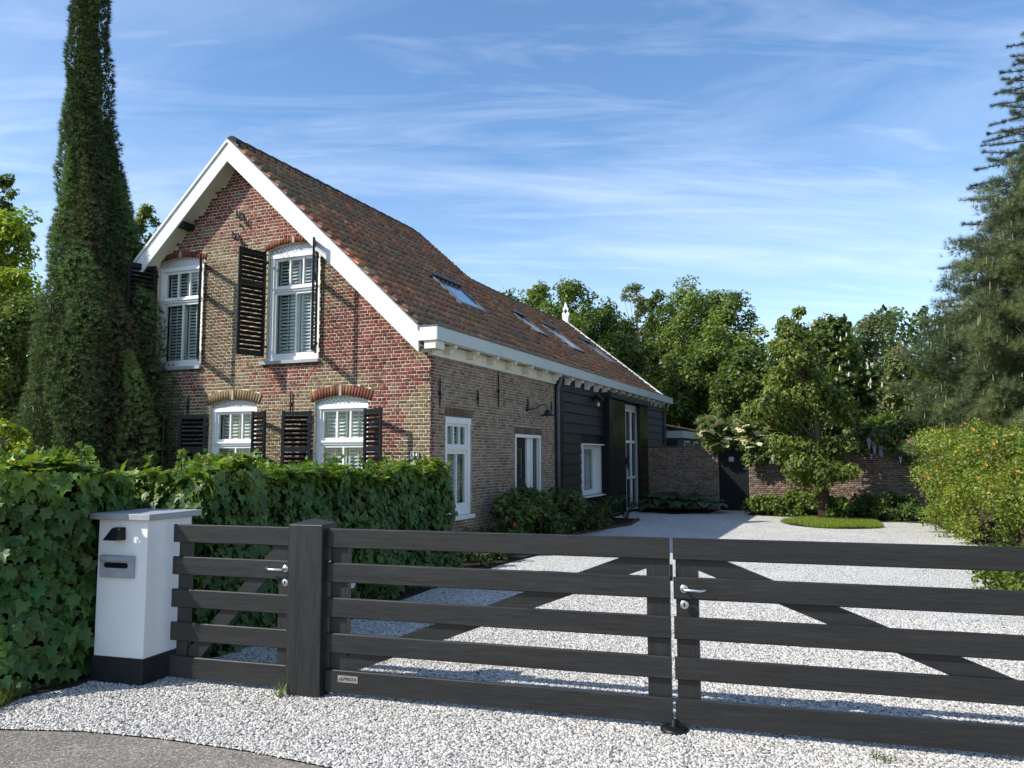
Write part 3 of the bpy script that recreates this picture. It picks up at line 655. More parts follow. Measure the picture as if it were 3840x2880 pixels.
# ---- windows
def louvres(mb, u0, u1, z0, z1, d, pitch=.062, ang=R(38), w=.066):
    z = z0+pitch*.5
    while z < z1-.02:
        a, b = w/2*math.cos(ang), w/2*math.sin(ang)
        mb.add([(u0,d-a,z-b),(u1,d-a,z-b),(u1,d+a,z+b),(u0,d+a,z+b),(u0,d-a,z-b+.008),(u1,d-a,z-b+.008),(u1,d+a,z+b+.008),(u0,d+a,z+b+.008)],
               [(0,3,2,1),(4,5,6,7),(0,1,5,4),(1,2,6,5),(2,3,7,6),(3,0,4,7)]); z += pitch
def window(u0, u1, z0, z1, zm, turn, d0=.07, head=.075, jamb=.085, bot=.12, blind=True, toplights=3):
    T = (lambda m_: m_.turn()) if turn else (lambda m_: m_)
    fr = MB(); D = d0
    fr.box(u0,u0+jamb,D,D+.11,z0,z1-head); fr.box(u1-jamb,u1,D,D+.11,z0,z1-head); fr.box(u0,u1,D-.012,D+.11,z1-head,z1)
    fr.box(u0+jamb,u1-jamb,D+.004,D+.11,z0,z0+bot*.6)
    w = T(fr).build('window', M['white'], house, bevel=.003)
    a, b = u0+jamb, u1-jamb; s = MB(); st = .048
    zt0, zt1 = zm+.035, z1-head
    for (p, q, r_0, t_0) in ((a,b,zt0,zt1), (a,b,z0+bot*.6,zm-.035)):
        s.box(p,p+st,D+.03,D+.085,r_0,t_0); s.box(q-st,q,D+.03,D+.085,r_0,t_0); s.box(p+st,q-st,D+.03,D+.085,t_0-st,t_0); s.box(p+st,q-st,D+.03,D+.085,r_0,r_0+st*(1.0 if r_0 == zt0 else 1.5))
    T(s).build('sash', M['white'], w, bevel=.002)
    t = MB(); t.box(a,b,D+.002,D+.09,zm-.034,zm+.034); t.box(a-.01,b+.01,D-.022,D+.0015,zm+.002,zm+.033); T(t).build('transom', M['white'], w, bevel=.002)
    bars = []
    pa, pb = a+st, b-st
    for k in range(1, toplights): bars.append((pa+(pb-pa)*k/toplights, zt0+st, zt1-st))
    bars.append(((pa+pb)/2, z0+bot*.6+st*1.5, zm-.034-st))
    for x, zz0, zz1 in bars: T(MB().box(x-.014,x+.014,D+.025,D+.08,zz0,zz1)).build('glazing_bar', M['white'], w)
    def pane(p, q, r_0, t_0): T(MB().box(p,q,D+.052,D+.058,r_0,t_0)).build('pane', M['glass'], w)
    e = [pa]+[pa+(pb-pa)*k/toplights for k in range(1, toplights)]+[pb]
    for p, q in zip(e[:-1], e[1:]): pane(p, q, zt0+st, zt1-st)
    xm = (pa+pb)/2; pane(pa, xm, z0+bot*.6+st*1.5, zm-.034-st); pane(xm, pb, z0+bot*.6+st*1.5, zm-.034-st)
    if blind:
        bl_ = MB(); dd = D+.17
        for (p, q) in ((a+.01, xm-.02), (xm+.02, b-.01)):
            for (r_0, t_0) in ((z0+.1, zm-.01), (zm+.01, z1-head)):
                louvres(bl_, p+.035, q-.035, r_0, t_0, dd); bl_.box(p,p+.034,dd-.012,dd+.012,r_0,t_0); bl_.box(q-.034,q,dd-.012,dd+.012,r_0,t_0)
                bl_.box((p+q)/2-.007,(p+q)/2+.007,dd-.045,dd-.034,r_0,t_0)
        T(bl_).build('louvred_blind', M['blind'], w)
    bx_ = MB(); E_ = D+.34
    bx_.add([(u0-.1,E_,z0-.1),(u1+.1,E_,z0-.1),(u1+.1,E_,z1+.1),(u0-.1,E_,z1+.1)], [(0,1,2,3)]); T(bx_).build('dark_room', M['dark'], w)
    return w
for (a, b, fz, rad, zc), (z0, z1, zm) in zip(OP, [(.74,2.575,1.915)]*3+[(3.385,5.355,4.69)]*2):
    w = window(a+.004, b-.004, z0, z1, zm, False)
    K = [a+(b-a)*i/12 for i in range(13)]; mb = MB()
    mb.prism([(a,z1+.002),(b,z1+.002)]+[(x, fz(x)[1]) for x in K[::-1]], 'y', .075, .10); mb.build('tile_panel', M['tympanum'], w)
    MB().box(a-.09 if z0 > 3 else a-.04, b+.05,-.075,.16,z0-.062,z0-.003).build('sill', M['stone'], w, bevel=.004)
wS = window(.53,1.515,.66,2.352,1.80,True,d0=.02,head=.11,jamb=.10,bot=.22)
MB().box(-.12,.06,.50,1.55,.585,.655).build('sill', M['white'], wS, bevel=.004)

# ---- shutters
def shutter(px, py, z0, z1, w, ang, zmid, flip=1):
    """hinged at (px,py); ang from the wall, opening towards -x (flip=-1) or +x (flip=1)"""
    r = bpy.data.objects.new('shutter', None); r.empty_display_size = .1; link(r, house); r.location = (px, py, 0)
    r.rotation_euler = (0,0,-ang if flip == 1 else math.pi+ang)
    s = .058; th = .036
    # local: x 0..w along the leaf, y thickness
    def part(n, mb, mt=M['black']): return mb.build(n, mt, r, bevel=.003)
    part('stile', MB().box(0,s,-th/2,th/2,z0,z1)); part('stile', MB().box(w-s,w,-th/2,th/2,z0,z1))
    part('rail', MB().box(s,w-s,-th/2+.001,th/2-.001,z1-.085,z1-.012)); part('rail', MB().box(s,w-s,-th/2+.001,th/2-.001,z0,z0+.10)); part('rail', MB().box(s,w-s,-th/2+.001,th/2-.001,zmid-.045,zmid+.045))
    first = None
    for (a, b) in ((z0+.10, zmid-.045), (zmid+.045, z1-.085)):
        n = max(2, round((b-a)/.083)); p = (b-a)/n
        for k in range(n):
            z = a+p*(k+.5)
            if first is None:
                mb = MB(); dy, dz = .025, .023
                sg = -1 if flip == 1 else 1
                mb.add([(s,-dy*sg,-dz),(w-s,-dy*sg,-dz),(w-s,dy*sg,dz),(s,dy*sg,dz),(s,-dy*sg,-dz+.010),(w-s,-dy*sg,-dz+.010),(w-s,dy*sg,dz+.010),(s,dy*sg,dz+.010)],
                       [(0,3,2,1),(4,5,6,7),(0,1,5,4),(1,2,6,5),(2,3,7,6),(3,0,4,7)] if sg == 1 else [(0,1,2,3),(7,6,5,4),(4,5,1,0),(5,6,2,1),(6,7,3,2),(7,4,0,3)])
                first = mb.build('slat', M['black'], r); first.location.z = z
            else:
                c = first.copy(); link(c, r); c.location.z = z
    for zz in (z0+.18, z1-.2): part('hinge', MB().box(-.05,.07,-.012,.026,zz-.02,zz+.02), M['iron'])
    return r
for xc in LOW:
    shutter(xc-WL/2-.01, -.055, .86, 2.475, .535, R(18), 1.80, -1)
    shutter(xc+WL/2+.01, -.125, .86, 2.475, .535, R(25), 1.80, 1)
for xc in UP:
    shutter(xc-WU/2-.01, -.045, 3.47, 5.40, .555, R(75), 4.78, -1)
    shutter(xc+WU/2-.02, -.045, 3.47, 5.40, .555, R(46 if xc < -4 else 60), 4.78, 1)
# ---- anchors and ironwork
def bar(x, z0, z1, turn=False, r=.013, parent=house):
    mb = MB(); h = z1-z0; d = -.03
    mb.tube([(x,d,z0),(x,d,z0+h*.15),(x,d-.004,z0+h*.45),(x,d,z1-h*.12),(x,d,z1)], [r*.5,r,r*1.25,r,r*.5], 8); mb.box(x-.02,x+.02,d-.018,.005,z0+h*.42,z0+h*.5)
    if turn: mb.turn()
    return mb.build('wall_anchor', M['iron'], house)
bar(-2.80, 2.42, 2.84); bar(-5.2, 2.42, 2.84)
for y, z1, z0 in ((.265,3.0,2.47),(1.72,2.90,2.575),(2.633,3.33,2.588),(4.135,2.89,2.61),(5.55,2.92,2.64)): bar(y, z0, z1, True)
for pts in ([(-4.15,6.28),(-4.13,6.16),(-4.09,6.12),(-4.04,6.22),(-3.99,6.13),(-3.94,6.01),(-3.87,5.95),(-3.86,6.05)], [(-4.23,5.88),(-4.22,5.78),(-4.18,5.74),(-4.13,5.82),(-4.08,5.78),(-4.03,5.64),(-3.94,5.54),(-3.94,5.64)]):
    fine = []
    for i in range(len(pts)-1):
        p0 = pts[max(i-1,0)]; p1 = pts[i]; p2 = pts[i+1]; p3 = pts[min(i+2,len(pts)-1)]
        for k in range(5):
            t = k/5; fine.append(tuple(.5*((2*p1[j])+(-p0[j]+p2[j])*t+(2*p0[j]-5*p1[j]+4*p2[j]-p3[j])*t*t+(-p0[j]+3*p1[j]-3*p2[j]+p3[j])*t**3) for j in (0,1)))
    fine.append(pts[-1])
    MB().tube([(x,-.035,z) for x, z in fine], .0165, 6).build('curled_wall_anchor', M['iron'], house, True)
MB().tube([(-4.09,-.02,6.02),(-4.06,-.05,5.99),(-4.03,-.06,5.95)], [.012,.02,.016], 6).build('wall_hook', M['iron'], house)
# ---- house number plate
def text_mesh(txt, size, name, mt, parent, depth=.002, bold=0.0):
    cu = bpy.data.curves.new(name, 'FONT'); cu.body = txt; cu.size = size; cu.extrude = depth; cu.align_x = 'CENTER'; cu.align_y = 'CENTER'; cu.offset = bold; cu.resolution_u = 3
    t = bpy.data.objects.new('tmp', cu); col.objects.link(t); dg = bpy.context.evaluated_depsgraph_get(); dg.update()
    me = bpy.data.meshes.new_from_object(t.evaluated_get(dg)); bpy.data.objects.remove(t); me.name = name; me.materials.clear(); me.materials.append(mt)
    return link(bpy.data.objects.new(name, me), parent)
nump = MB().box(-.345,-.195,-.032,-.012,1.645,1.755).build('house_number_plate', M['black'], house, bevel=.008)
for (a, b, c_, d_) in ((-.343,-.197,1.747,1.753),(-.343,-.197,1.647,1.653),(-.343,-.338,1.653,1.747),(-.202,-.197,1.653,1.747)): MB().box(a,b,-.0345,-.0325,c_,d_).build('border', M['white'], nump)
for k, ch in enumerate('34'):
    t = text_mesh(ch, .088, 'digit', M['white'], nump, .001, .0015); t.rotation_euler = (R(90),0,0); t.location = (-.270+(-.030 if k == 0 else .030), -.034, 1.700)
# ---- front door in side wall (u = y, d = depth)
def T(m_): return m_.turn()
dr = T(MB().box(3.505,3.565,-.012,.17,0,2.06).box(4.865,4.925,-.012,.17,0,2.06).box(3.505,4.925,-.014,.17,2.06,2.125).box(4.40,4.45,-.006,.17,0,2.06)).build('door_frame', M['white'], house, bevel=.003)
T(MB().box(4.30,4.3995,.06,.17,0,2.06)).build('door_post', M['white'], dr)
leaf = T(MB().box(3.566,3.62,.10,.15,.02,2.05).box(4.20,4.298,.10,.15,.02,2.05).box(3.62,4.20,.10,.15,1.86,2.05).box(3.62,4.20,.10,.15,.98,1.20).box(3.62,4.20,.10,.15,.02,.25)).build('door', M['black'], dr, bevel=.004)
T(MB().box(3.62,4.20,.12,.13,1.20,1.86)).build('door_pane', M['darkglass'], dr); T(MB().box(3.62,4.20,.12,.13,.25,.98)).build('door_pane', M['darkglass'], dr)
for zz in (1.20, 1.86, .98): T(MB().box(3.60,4.22,.088,.1005,zz-.015,zz+.015)).build('door_moulding', M['black'], dr)
T(MB().lathe([(.008,.0),(.012,-.02),(.028,-.035),(.028,-.055),(.012,-.068)], (4.255,.10,1.02), 12, 'y')).build('door_knob', M['steel'], dr, True)
T(MB().box(4.451,4.864,.07,.08,.05,2.06)).build('side_light', M['darkglass'], dr); T(MB().box(4.451,4.864,.05,.10,.0,.05)).build('door_sill', M['stone'], dr)
# ---- wall lamp (swan neck)
lp = T(MB().lathe([(.055,-.012),(.055,-.030),(.03,-.036),(.012,-.045)], (4.12,0,2.66), 14, 'y')).build('wall_lamp', M['iron'], house, True)
pth = [(4.12,-.04,2.66),(4.16,-.12,2.655),(4.22,-.20,2.69),(4.27,-.27,2.75),(4.31,-.33,2.765),(4.345,-.375,2.74),(4.355,-.39,2.68),(4.355,-.39,2.63)]
T(MB().tube(pth, .011, 8)).build('lamp_arm', M['iron'], lp, True)
T(MB().lathe([(.02,.10),(.05,.085),(.062,.03),(.10,.012),(.17,-.018),(.172,-.024),(.10,.004),(.05,.01)], (4.355,-.39,2.55), 20)).build('lamp_shade', M['iron'], lp, True)
# ---- downpipes
def pipe(y):
    p = T(MB().tube([(y,-.16,3.53),(y,-.16,3.44),(y,-.13,3.34),(y,-.09,3.26),(y,-.085,3.16),(y,-.085,.05)], .042, 12)).build('downpipe', M['zinc'], house, True)
    for zz in (2.72, 1.75, .8): T(MB().tube([(y,-.085,zz-.02),(y,-.085,zz+.02)], .052, 12)).build('pipe_clip', M['zinc'], p, True)
pipe(5.83); pipe(16.95)
# ---- boxed window in the boards
bw = MB()
y0, y1, z0, z1 = 7.66, 9.60, .66, 1.99
bw.box(-.30,.075,y0,y0+.03,z0,z1); bw.box(-.30,.060,y1-.03,y1,z0,z1); bw.box(-.30,.072,y0+.03,y1-.03,z1-.03,z1); bw.box(-.30,.10,y0-.02,y1+.03,z0-.035,z0-.001)
bx = bw.build('boxed_window', M['white'], house, bevel=.003)
fr = MB(); F0 = 8.25
fr.box(-.30,-.24,y0+.03,y0+.11,z0,z1-.03); fr.box(-.30,-.24,y1-.11,y1-.03,z0,z1-.03); fr.box(-.30,-.24,y0+.11,y1-.11,z1-.14,z1-.03); fr.box(-.30,-.24,y0+.11,y1-.11,z0,z0+.12); fr.box(-.295,-.235,8.60,8.68,z0+.12,z1-.14)
fr.build('window_frame', M['white'], bx, bevel=.003)
MB().box(-.275,-.268,y0+.11,8.60,z0+.12,z1-.14).build('pane', M['glass'], bx); MB().box(-.275,-.268,8.68,y1-.11,z0+.12,z1-.14).build('pane', M['glass'], bx)
bl_ = MB(); louvres(bl_, 7.77, 9.49, z0+.12, z1-.14, .36); bl_.turn().build('louvred_blind', M['blind'], bx)
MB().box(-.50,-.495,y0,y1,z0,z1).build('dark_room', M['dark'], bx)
# ---- sliding barn doors with tall glazed door between
sd = MB().box(-.02,.22,9.52,9.90,.0,3.30).build('sliding_door_post', M['black'], house)
MB().box(-.01,.30,9.45,14.05,3.26,3.40).build('sliding_door_hood', M['weather'], house, bevel=.004)
for (a, b, nm) in ((9.92,11.28,'sliding_door'), (12.98,14.00,'sliding_door')):
    ro = MB().box(.13,.17,a,b,.06,3.25).build(nm, M['barndoor'], house); n = int(round((b-a)/.10)); w = (b-a)/n
    for k in range(n): MB().box(.1705,.186,a+k*w+.004,a+(k+1)*w-.004,.06,3.25).build('panel_board', M['barndoor'], ro)
gd = MB().box(-.06,.06,11.70,11.80,0,3.22).box(-.06,.06,13.12,13.24,0,3.22).box(-.06,.06,11.80,13.12,3.10,3.22).build('glazed_door', M['gutter'], house, bevel=.004)
MB().box(-.05,.02,12.50,12.60,.05,3.10).build('door_stile', M['white'], gd)
for (zz0, zz1) in ((.05,.14),(.98,1.06),(2.06,2.14),(3.02,3.098)): MB().box(-.05,.02,11.80,12.50,zz0,zz1).build('door_rail', M['white'], gd); MB().box(-.05,.02,12.60,13.12,zz0,zz1).build('door_rail', M['white'], gd)
for (zz0, zz1) in ((.14,.98),(1.06,2.06),(2.14,3.02)): MB().box(-.02,-.012,11.80,12.50,zz0,zz1).build('pane', M['darkglass'], gd); MB().box(-.02,-.012,12.60,13.12,zz0,zz1).build('pane', M['darkglass'], gd)
MB().tube([(.06,11.75,1.30),(.11,11.75,1.28),(.11,11.75,1.02),(.06,11.75,1.0)], .012, 8).build('door_handle', M['steel'], gd, True)
MB().box(.06,.10,11.72,11.79,1.42,1.62).build('door_bell', M['black'], gd, bevel=.005)
# ---- floodlight
fl = MB().box(.045,.08,8.62,8.74,3.10,3.20).build('floodlight', M['black'], house)
b_ = MB(); b_.add([(.08,8.58,3.20),(.26,8.58,3.10),(.30,8.58,3.17),(.12,8.58,3.30),(.08,8.86,3.20),(.26,8.86,3.10),(.30,8.86,3.17),(.12,8.86,3.30)], [(0,1,2,3),(7,6,5,4),(0,4,5,1),(1,5,6,2),(2,6,7,3),(3,7,4,0)]); b_.build('lamp_head', M['black'], fl)
b_ = MB(); b_.add([(.10,8.60,3.182),(.255,8.60,3.097),(.10,8.84,3.182),(.255,8.84,3.097)], [(0,1,3,2)]); b_.build('lamp_glass', M['led'], fl)
MB().lathe([(.02,3.10),(.035,3.06),(.035,3.0),(.025,2.98)], (.12,8.86,0), 12).build('motion_sensor', M['white'], fl, True)

# ================================================================ OUTBUILDING behind the garden wall
shed = thing('low_outbuilding', 'low dark shed with white fascia and red tiles behind the garden wall', 'shed', tuple(H2W(0,0)), -AY)
MB().box(-3.0,.42,17.5,24,0,2.30).build('wall', M['weather'], shed)
MB().box(-.0,.62,17.55,24,2.32,2.58).build('fascia', M['gutter'], shed, bevel=.005)
mb = MB(); mb.add([(.60,17.5,2.60),(.60,24,2.60),(-1.6,24,3.05),(-1.6,17.5,3.05)], [(0,1,2,3)]); mb.build('roof', M['ridge'], shed)
tv = []; cc = []
for hy in np.arange(17.5, 24, .22):
    for s in np.arange(0, 2.2, .28):
        k = s/2.2; tv.append(np.array([[.62-2.2*k, hy+.01, 2.65+.45*k],[.62-2.2*k, hy+.19, 2.66+.45*k],[.62-2.2*(k+.13), hy+.19, 2.70+.45*k],[.62-2.2*(k+.13), hy+.01, 2.69+.45*k]])); cc.append(np.array([.20,.075,.05])*random.uniform(.6,1.3))
tv = np.array(tv); me = npmesh('roof_tiles', tv.reshape(-1,3), np.arange(len(tv)*4).reshape(-1,4), M['tile'], np.array(cc)); tag(link(bpy.data.objects.new('roof_tiles', me), shed), kind='stuff')
MB().box(-1.75,-1.45,17.5,24,3.06,3.24).build('ridge_board', M['white'], shed)
for y in (18.6, 20.4, 22.4):
    w = MB().box(.42,.47,y,y+.95,1.55,2.24).build('window', M['white'], shed); MB().box(.471,.476,y+.08,y+.44,1.62,2.17).build('pane', M['darkglass'], w); MB().box(.471,.476,y+.51,y+.87,1.62,2.17).build('pane', M['darkglass'], w)

# ================================================================ GARDEN WALL with arched door
WA, WB = H2W(.02,14.05), H2W(9.6,12.75); wv = WB-WA; WLEN = float(np.linalg.norm(wv)); wang = math.atan2(wv[1], wv[0])
gwall = thing('garden_wall', 'old brown brick garden wall beyond the gravel, partly overgrown', 'wall', tuple(WA), wang)
DU0, DU1 = 2.42, 3.36; dmid = (DU0+DU1)/2
mb = MB()
mb.box(0,DU0,0.004,.22,0,1.92); mb.box(DU1,WLEN,.004,.22,0,1.92); mb.box(DU0,DU1,.004,.22,2.10,2.16)
wl = mb.build('wall_core', M['mortar_side'], gwall)
ar = lambda x: (0, 1.72+.30*math.sqrt(max(1-((x-dmid)/(.49))**2, 0)))
WBk = courses(0, WLEN, 0, 1.92, .058, .20, .012, lambda x, z: True, [(DU0,DU1,ar)]); n = len(WBk)
wc = np.array([[.17,.115,.085],[.21,.155,.115],[.13,.085,.066],[.25,.19,.14]])[rng.choice(4, n, p=[.4,.28,.22,.1])]*rng.normal(1,.14,(n,1))
tag(brick_obj('bricks', WBk, np.clip(wc,.02,.5), gwall, M['brick'], proud=.012), kind='stuff')
cp = courses(-.02, WLEN, 1.925, 1.985, .06, .12, .012, lambda x, z: True, [(DU0-.1,DU1+.1,lambda x:(0,9))]); 
tag(brick_obj('coping_bricks', cp, np.tile([[.12,.085,.07]], (len(cp),1))*rng.normal(1,.15,(len(cp),1)), gwall, M['brick'], proud=.03), kind='stuff')
MB().box(-.02,DU0-.1,-.0,.24,1.925,1.975).build('coping', M['mortar_side'], gwall); MB().box(DU1+.1,WLEN,-.0,.24,1.925,1.975).build('coping', M['mortar_side'], gwall)
for k in range(15):   # arch over the door
    t0 = math.pi*(k+.03)/15; t1 = math.pi*(k+.97)/15
    pts = [(dmid+rx*math.cos(t), 1.70+rz*math.sin(t)) for rx, rz, t in ((.49,.30,t0),(.66,.46,t0),(.66,.46,t1),(.49,.30,t1))]
    mb = MB(); mb.prism(pts, 'y', -.03, .22); c = np.array([.20,.12,.08])*random.uniform(.8,1.2)
    me = npmesh('arch_brick', np.array(mb.v), [np.array(mb.f)], M['brick'], np.tile(c, (6,1))); link(bpy.data.objects.new('arch_brick', me), gwall)
gdoor = thing('garden_door', 'black arched plank door with small square window in the brick garden wall', 'door', tuple(WA+wv/WLEN*dmid), wang)
for k in range(6):
    a = -.465+k*.155; b = a+.152; tp = min(ar(dmid+a)[1], ar(dmid+b)[1])
    zz = [(.03, 1.50), (1.64, tp)] if k in (2,) else [(.03, tp)]
    for z0, z1 in zz: MB().box(a,b,.09,.125,z0,z1).build('plank', M['black'], gdoor)
MB().box(-.156,-.003,.10,.108,1.50,1.64).build('pane', M['led'], gdoor); MB().box(-.46,.46,.126,.16,.4,.55).build('ledge', M['black'], gdoor)
MB().tube([(.18,.06,1.28),(.42,.06,1.275)], .012, 8).build('latch_bar', M['steel'], gdoor, True)

# ================================================================ PILLAR WITH LETTERBOX
pil = thing('letterbox_pillar', 'white rendered pillar with grey stone cap and letter slot beside the hedge', 'pillar', tuple(G2W(0,0)), -AG)
P0, P1, Q0, Q1 = -.405, .045, -.06, .43
MB().box(P0,P1,Q0,Q1,.19,1.205).build('shaft', M['white'], pil, bevel=.004)
MB().box(P0-.012,P1+.012,Q0-.012,Q1+.012,-.02,.189).build('plinth', M['blackmatte'], pil, bevel=.004)
MB().box(P0-.05,P1+.055,Q0-.05,Q1+.05,1.206,1.252).build('cap', M['stone'], pil, bevel=.005)
lb = MB().box(-.358,-.055,Q0-.030,Q0,.775,.94).build('letter_plate', M['stone'], pil, bevel=.004)
MB().box(-.355,-.050,Q0-.046,Q0-.0305,.90,.935).build('hood', M['stone'], lb, bevel=.006)
sl = [( -.31+.018*(1-math.cos(t)) if False else 0, 0) for t in (0,)]
pts = [(-.295+.02*math.cos(t), .868+.02*math.sin(t)) for t in np.linspace(math.pi/2, 3*math.pi/2, 7)]+[(-.115+.02*math.cos(t), .868+.02*math.sin(t)) for t in np.linspace(-math.pi/2, math.pi/2, 7)]
MB().prism(pts, 'y', Q0-.0335, Q0-.0302).build('slot', M['dark'], lb)
lm = MB(); lm.add([(-.250,Q0,1.15),(-.155,Q0,1.15),(-.150,Q0,1.055),(-.275,Q0,1.055),(-.240,Q0-.05,1.145),(-.163,Q0-.05,1.145),(-.150,Q0-.11,1.058),(-.268,Q0-.11,1.058)], [(0,3,2,1),(4,5,6,7),(0,1,5,4),(1,2,6,5),(2,3,7,6),(3,0,4,7)])
lw_ = lm.build('down_light', M['black'], pil, bevel=.004); MB().tube([(-.185,Q0-.05,1.056),(-.185,Q0-.05,1.042)], .012, 8).build('bulb', M['led'], lw_)

# ================================================================ GATES
ZT = [1.167,.926,.684,.439,.190]; ZB = [1.032,.791,.548,.304,.036]
GO = .08
def board(s0, s1, o0, o1, z0, z1, name, parent, mt=None, ch=.006):
    poly = [(o0+ch,z0),(o1-ch,z0),(o1,z0+ch),(o1,z1-ch),(o1-ch,z1),(o0+ch,z1),(o0,z1-ch),(o0,z0+ch)]
    mb = MB(); mb.prism(poly, 'x', s0, s1); return mb.build(name, mt or M['gate'], parent)
def handle(s, z, parent, o=GO, d=1):
    h = MB().lathe([(.026,0),(.027,-.006),(.020,-.010),(.012,-.011)], (s,o,z), 20, 'y').build('lever_handle', M['steel'], parent, True)
    MB().tube([(s,o-.008,z),(s,o-.045,z),(s+d*.012,o-.055,z),(s+d*.10,o-.052,z-.003),(s+d*.135,o-.045,z+.003)], [.010,.010,.0095,.009,.008], 10).build('lever', M['steel'], h, True)
    e = MB().lathe([(.026,0),(.027,-.006),(.024,-.009),(.008,-.0092)], (s,o,z-.097), 20, 'y').build('keyhole_rose', M['steel'], parent, True)
    MB().lathe([(.006,-.0095),(.006,-.0105)], (s,o,z-.090), 10, 'y').box(s-.0035,s+.0035,o-.0105,o-.0095,z-.112,z-.092).build('keyhole', M['dark'], e)
def diag(a, b, w, o0, o1, parent):
    (s0, z0), (s1, z1) = a, b; mb = MB(); mb.prism([(s0,z0-w/2),(s1,z1-w/2),(s1,z1+w/2),(s0,z0+w/2)], 'y', o0, o1); return mb.build('brace', M['gate'], parent)
pg = thing('pedestrian_gate', 'narrow black slatted garden gate between white pillar and square post', 'gate', tuple(G0), -AG)
for a, b in zip(ZB, ZT): board(.155,1.165,GO+.01,GO+.038,a,b,'slat',pg)
board(.19,.29,GO+.0385,GO+.08,.06,1.15,'stile',pg,M['gatev']); board(1.06,1.165,GO+.0385,GO+.08,.06,1.15,'stile',pg,M['gatev'])
diag((.30,.16),(1.06,.98),.17,GO+.039,GO+.075,pg); handle(1.135,.87,pg,GO+.009,-1)
def make_post(label, off):
    p = thing('gate_post', label, 'post', tuple(G0+dG*off), -AG, 'gate posts'); a, b, c_, d_ = 1.197,1.462,.03,.235
    MB().box(a,b,c_,d_,-.03,1.195).build('post_shaft', M['gatev'], p, bevel=.006)
    mb = MB(); mb.add([(a,c_,1.1955),(b,c_,1.1955),(b,d_,1.1955),(a,d_,1.1955),((a+b)/2,(c_+d_)/2,1.232)], [(0,1,4),(1,2,4),(2,3,4),(3,0,4),(3,2,1,0)]); mb.build('post_cap', M['gatev'], p); return p
post = make_post('square black wooden gate post with pyramid cap, between the two gates', 0)
make_post('matching black gate post at the far end of the right leaf', 5.12)
board(1.168,1.1965,.065,.15,.05,1.19,'stop_batten',post,M['gatev'])
st = MB(); st.box(1.4625,1.466,.12,.16,.80,.935); kp = st.build('strike_plate', M['steel'], post); 
MB().box(1.4665,1.468,.132,.150,.835,.90).build('strike_slot', M['dark'], kp)
def leaf_gate(s0, s1, label, mirrored):
    g = thing('driveway_gate', label, 'gate', tuple(G0), -AG, 'pair of driveway gate leaves')
    for a, b in zip(ZB, ZT): board(s0,s1,GO,GO+.032,a,b,'slat',g)
    board(s0+.012,s0+.150,GO+.0325,GO+.085,.05,1.155,'stile',g,M['gatev']); board(s1-.150,s1-.006,GO+.0325,GO+.085,.05,1.155,'stile',g,M['gatev'])
    A = (s0+.15,.22); B = (s1-.15,1.03)
    if mirrored: A, B = (s0+.15,1.03), (s1-.15,.22)
    diag(A, B, .125, GO+.033, GO+.08, g); return g
g1 = leaf_gate(1.473, 3.879, 'black slatted gate leaf with small maker plate, hung on square post', False)
g2 = leaf_gate(3.899, 6.305, 'black slatted gate leaf with steel lever handle, running out of frame', True)
handle(3.965, .858, g2)
MB().box(3.8795,3.8945,GO+.01,GO+.03,.9,1.0).build('latch', M['black'], g1)
pl = MB().box(1.578,1.732,GO-.004,GO-.0005,.112,.158).build('maker_plate', M['steel'], g1)
t = text_mesh('PREZA', .030, 'lettering', M['blackmatte'], pl, .0006, .0004); t.rotation_euler = (R(90),0,0); t.location = (1.672, GO-.005, .134); t.scale = (1.15,.95,1)
for (a, b, h) in ((1.588,1.593,.010),(1.595,1.600,.018),(1.606,1.611,.024),(1.613,1.618,.012)): MB().box(a,b,GO-.0055,GO-.0042,.122,.122+h).build('logo_bar', M['blackmatte'], pl)
for s in (1.50, .175): MB().tube([tuple((s, GO+.05, z)) for z in (-.01,.06)], .016, 10).build('bottom_pivot', M['steel'], g1 if s > 1 else pg)
gs = thing('gate_stop', 'round black rubber gate stop on the gravel under the meeting leaves', 'gate stop', tuple(G2W(3.89,GO-.01)), -AG)
MB().lathe([(.085,0),(.088,.012),(.075,.026),(.04,.030),(.018,.032),(.018,.07)], (0,0,0), 24).build('stop_disc', M['black'], gs, True)
MB().lathe([(.009,.06),(.009,.75)], (0,.06,0), 10).build('drop_bolt', M['zinc'], g1, True).location = (3.83,GO+.03,0)
#FOLIAGE
# ================================================================ FOLIAGE HELPERS
def unit(a): return a/np.maximum(np.linalg.norm(a, axis=-1, keepdims=True), 1e-9)
def rdir(n): return unit(rng.normal(size=(n,3)))
LEAF = (np.array([(0,0,0),(.30,.42,.06),(.0,1,-.04),(-.30,.42,.06)]), [np.array([(0,1,2),(0,2,3)])])
OVAL = (np.array([(0,0,0),(.22,.2,.04),(.30,.5,.07),(.17,.82,.03),(0,1,-.06),(-.17,.82,.03),(-.30,.5,.07),(-.22,.2,.04)]), [np.array([(0,1,2),(0,2,3),(0,3,4),(0,4,5),(0,5,6),(0,6,7)])])
IVY = (np.array([(0,.12,0),(.20,-.02,.05),(.46,.16,.03),(.33,.36,.06),(.40,.56,.0),(.16,.62,.04),(0,1.0,-.10),(-.16,.62,.04),(-.40,.56,.0),(-.33,.36,.06),(-.46,.16,.03),(-.20,-.02,.05)]), [np.array([(0,i,i+1) for i in range(1,11)])])
def fan(k, spread, w, seed=0):
    r = np.random.default_rng(seed); V = []; F = []
    for i in range(k):
        a = 2*math.pi*i/k; e = spread*r.uniform(.55,1.0); d = np.array([math.sin(e)*math.cos(a), math.cos(e), math.sin(e)*math.sin(a)])*r.uniform(.75,1.0)
        s = np.array([math.cos(a+1.57), 0, math.sin(a+1.57)])*w; b = len(V); V += [s*.6, -s*.6, d]; F.append((b, b+1, b+2))
    return np.array(V), [np.array(F)]
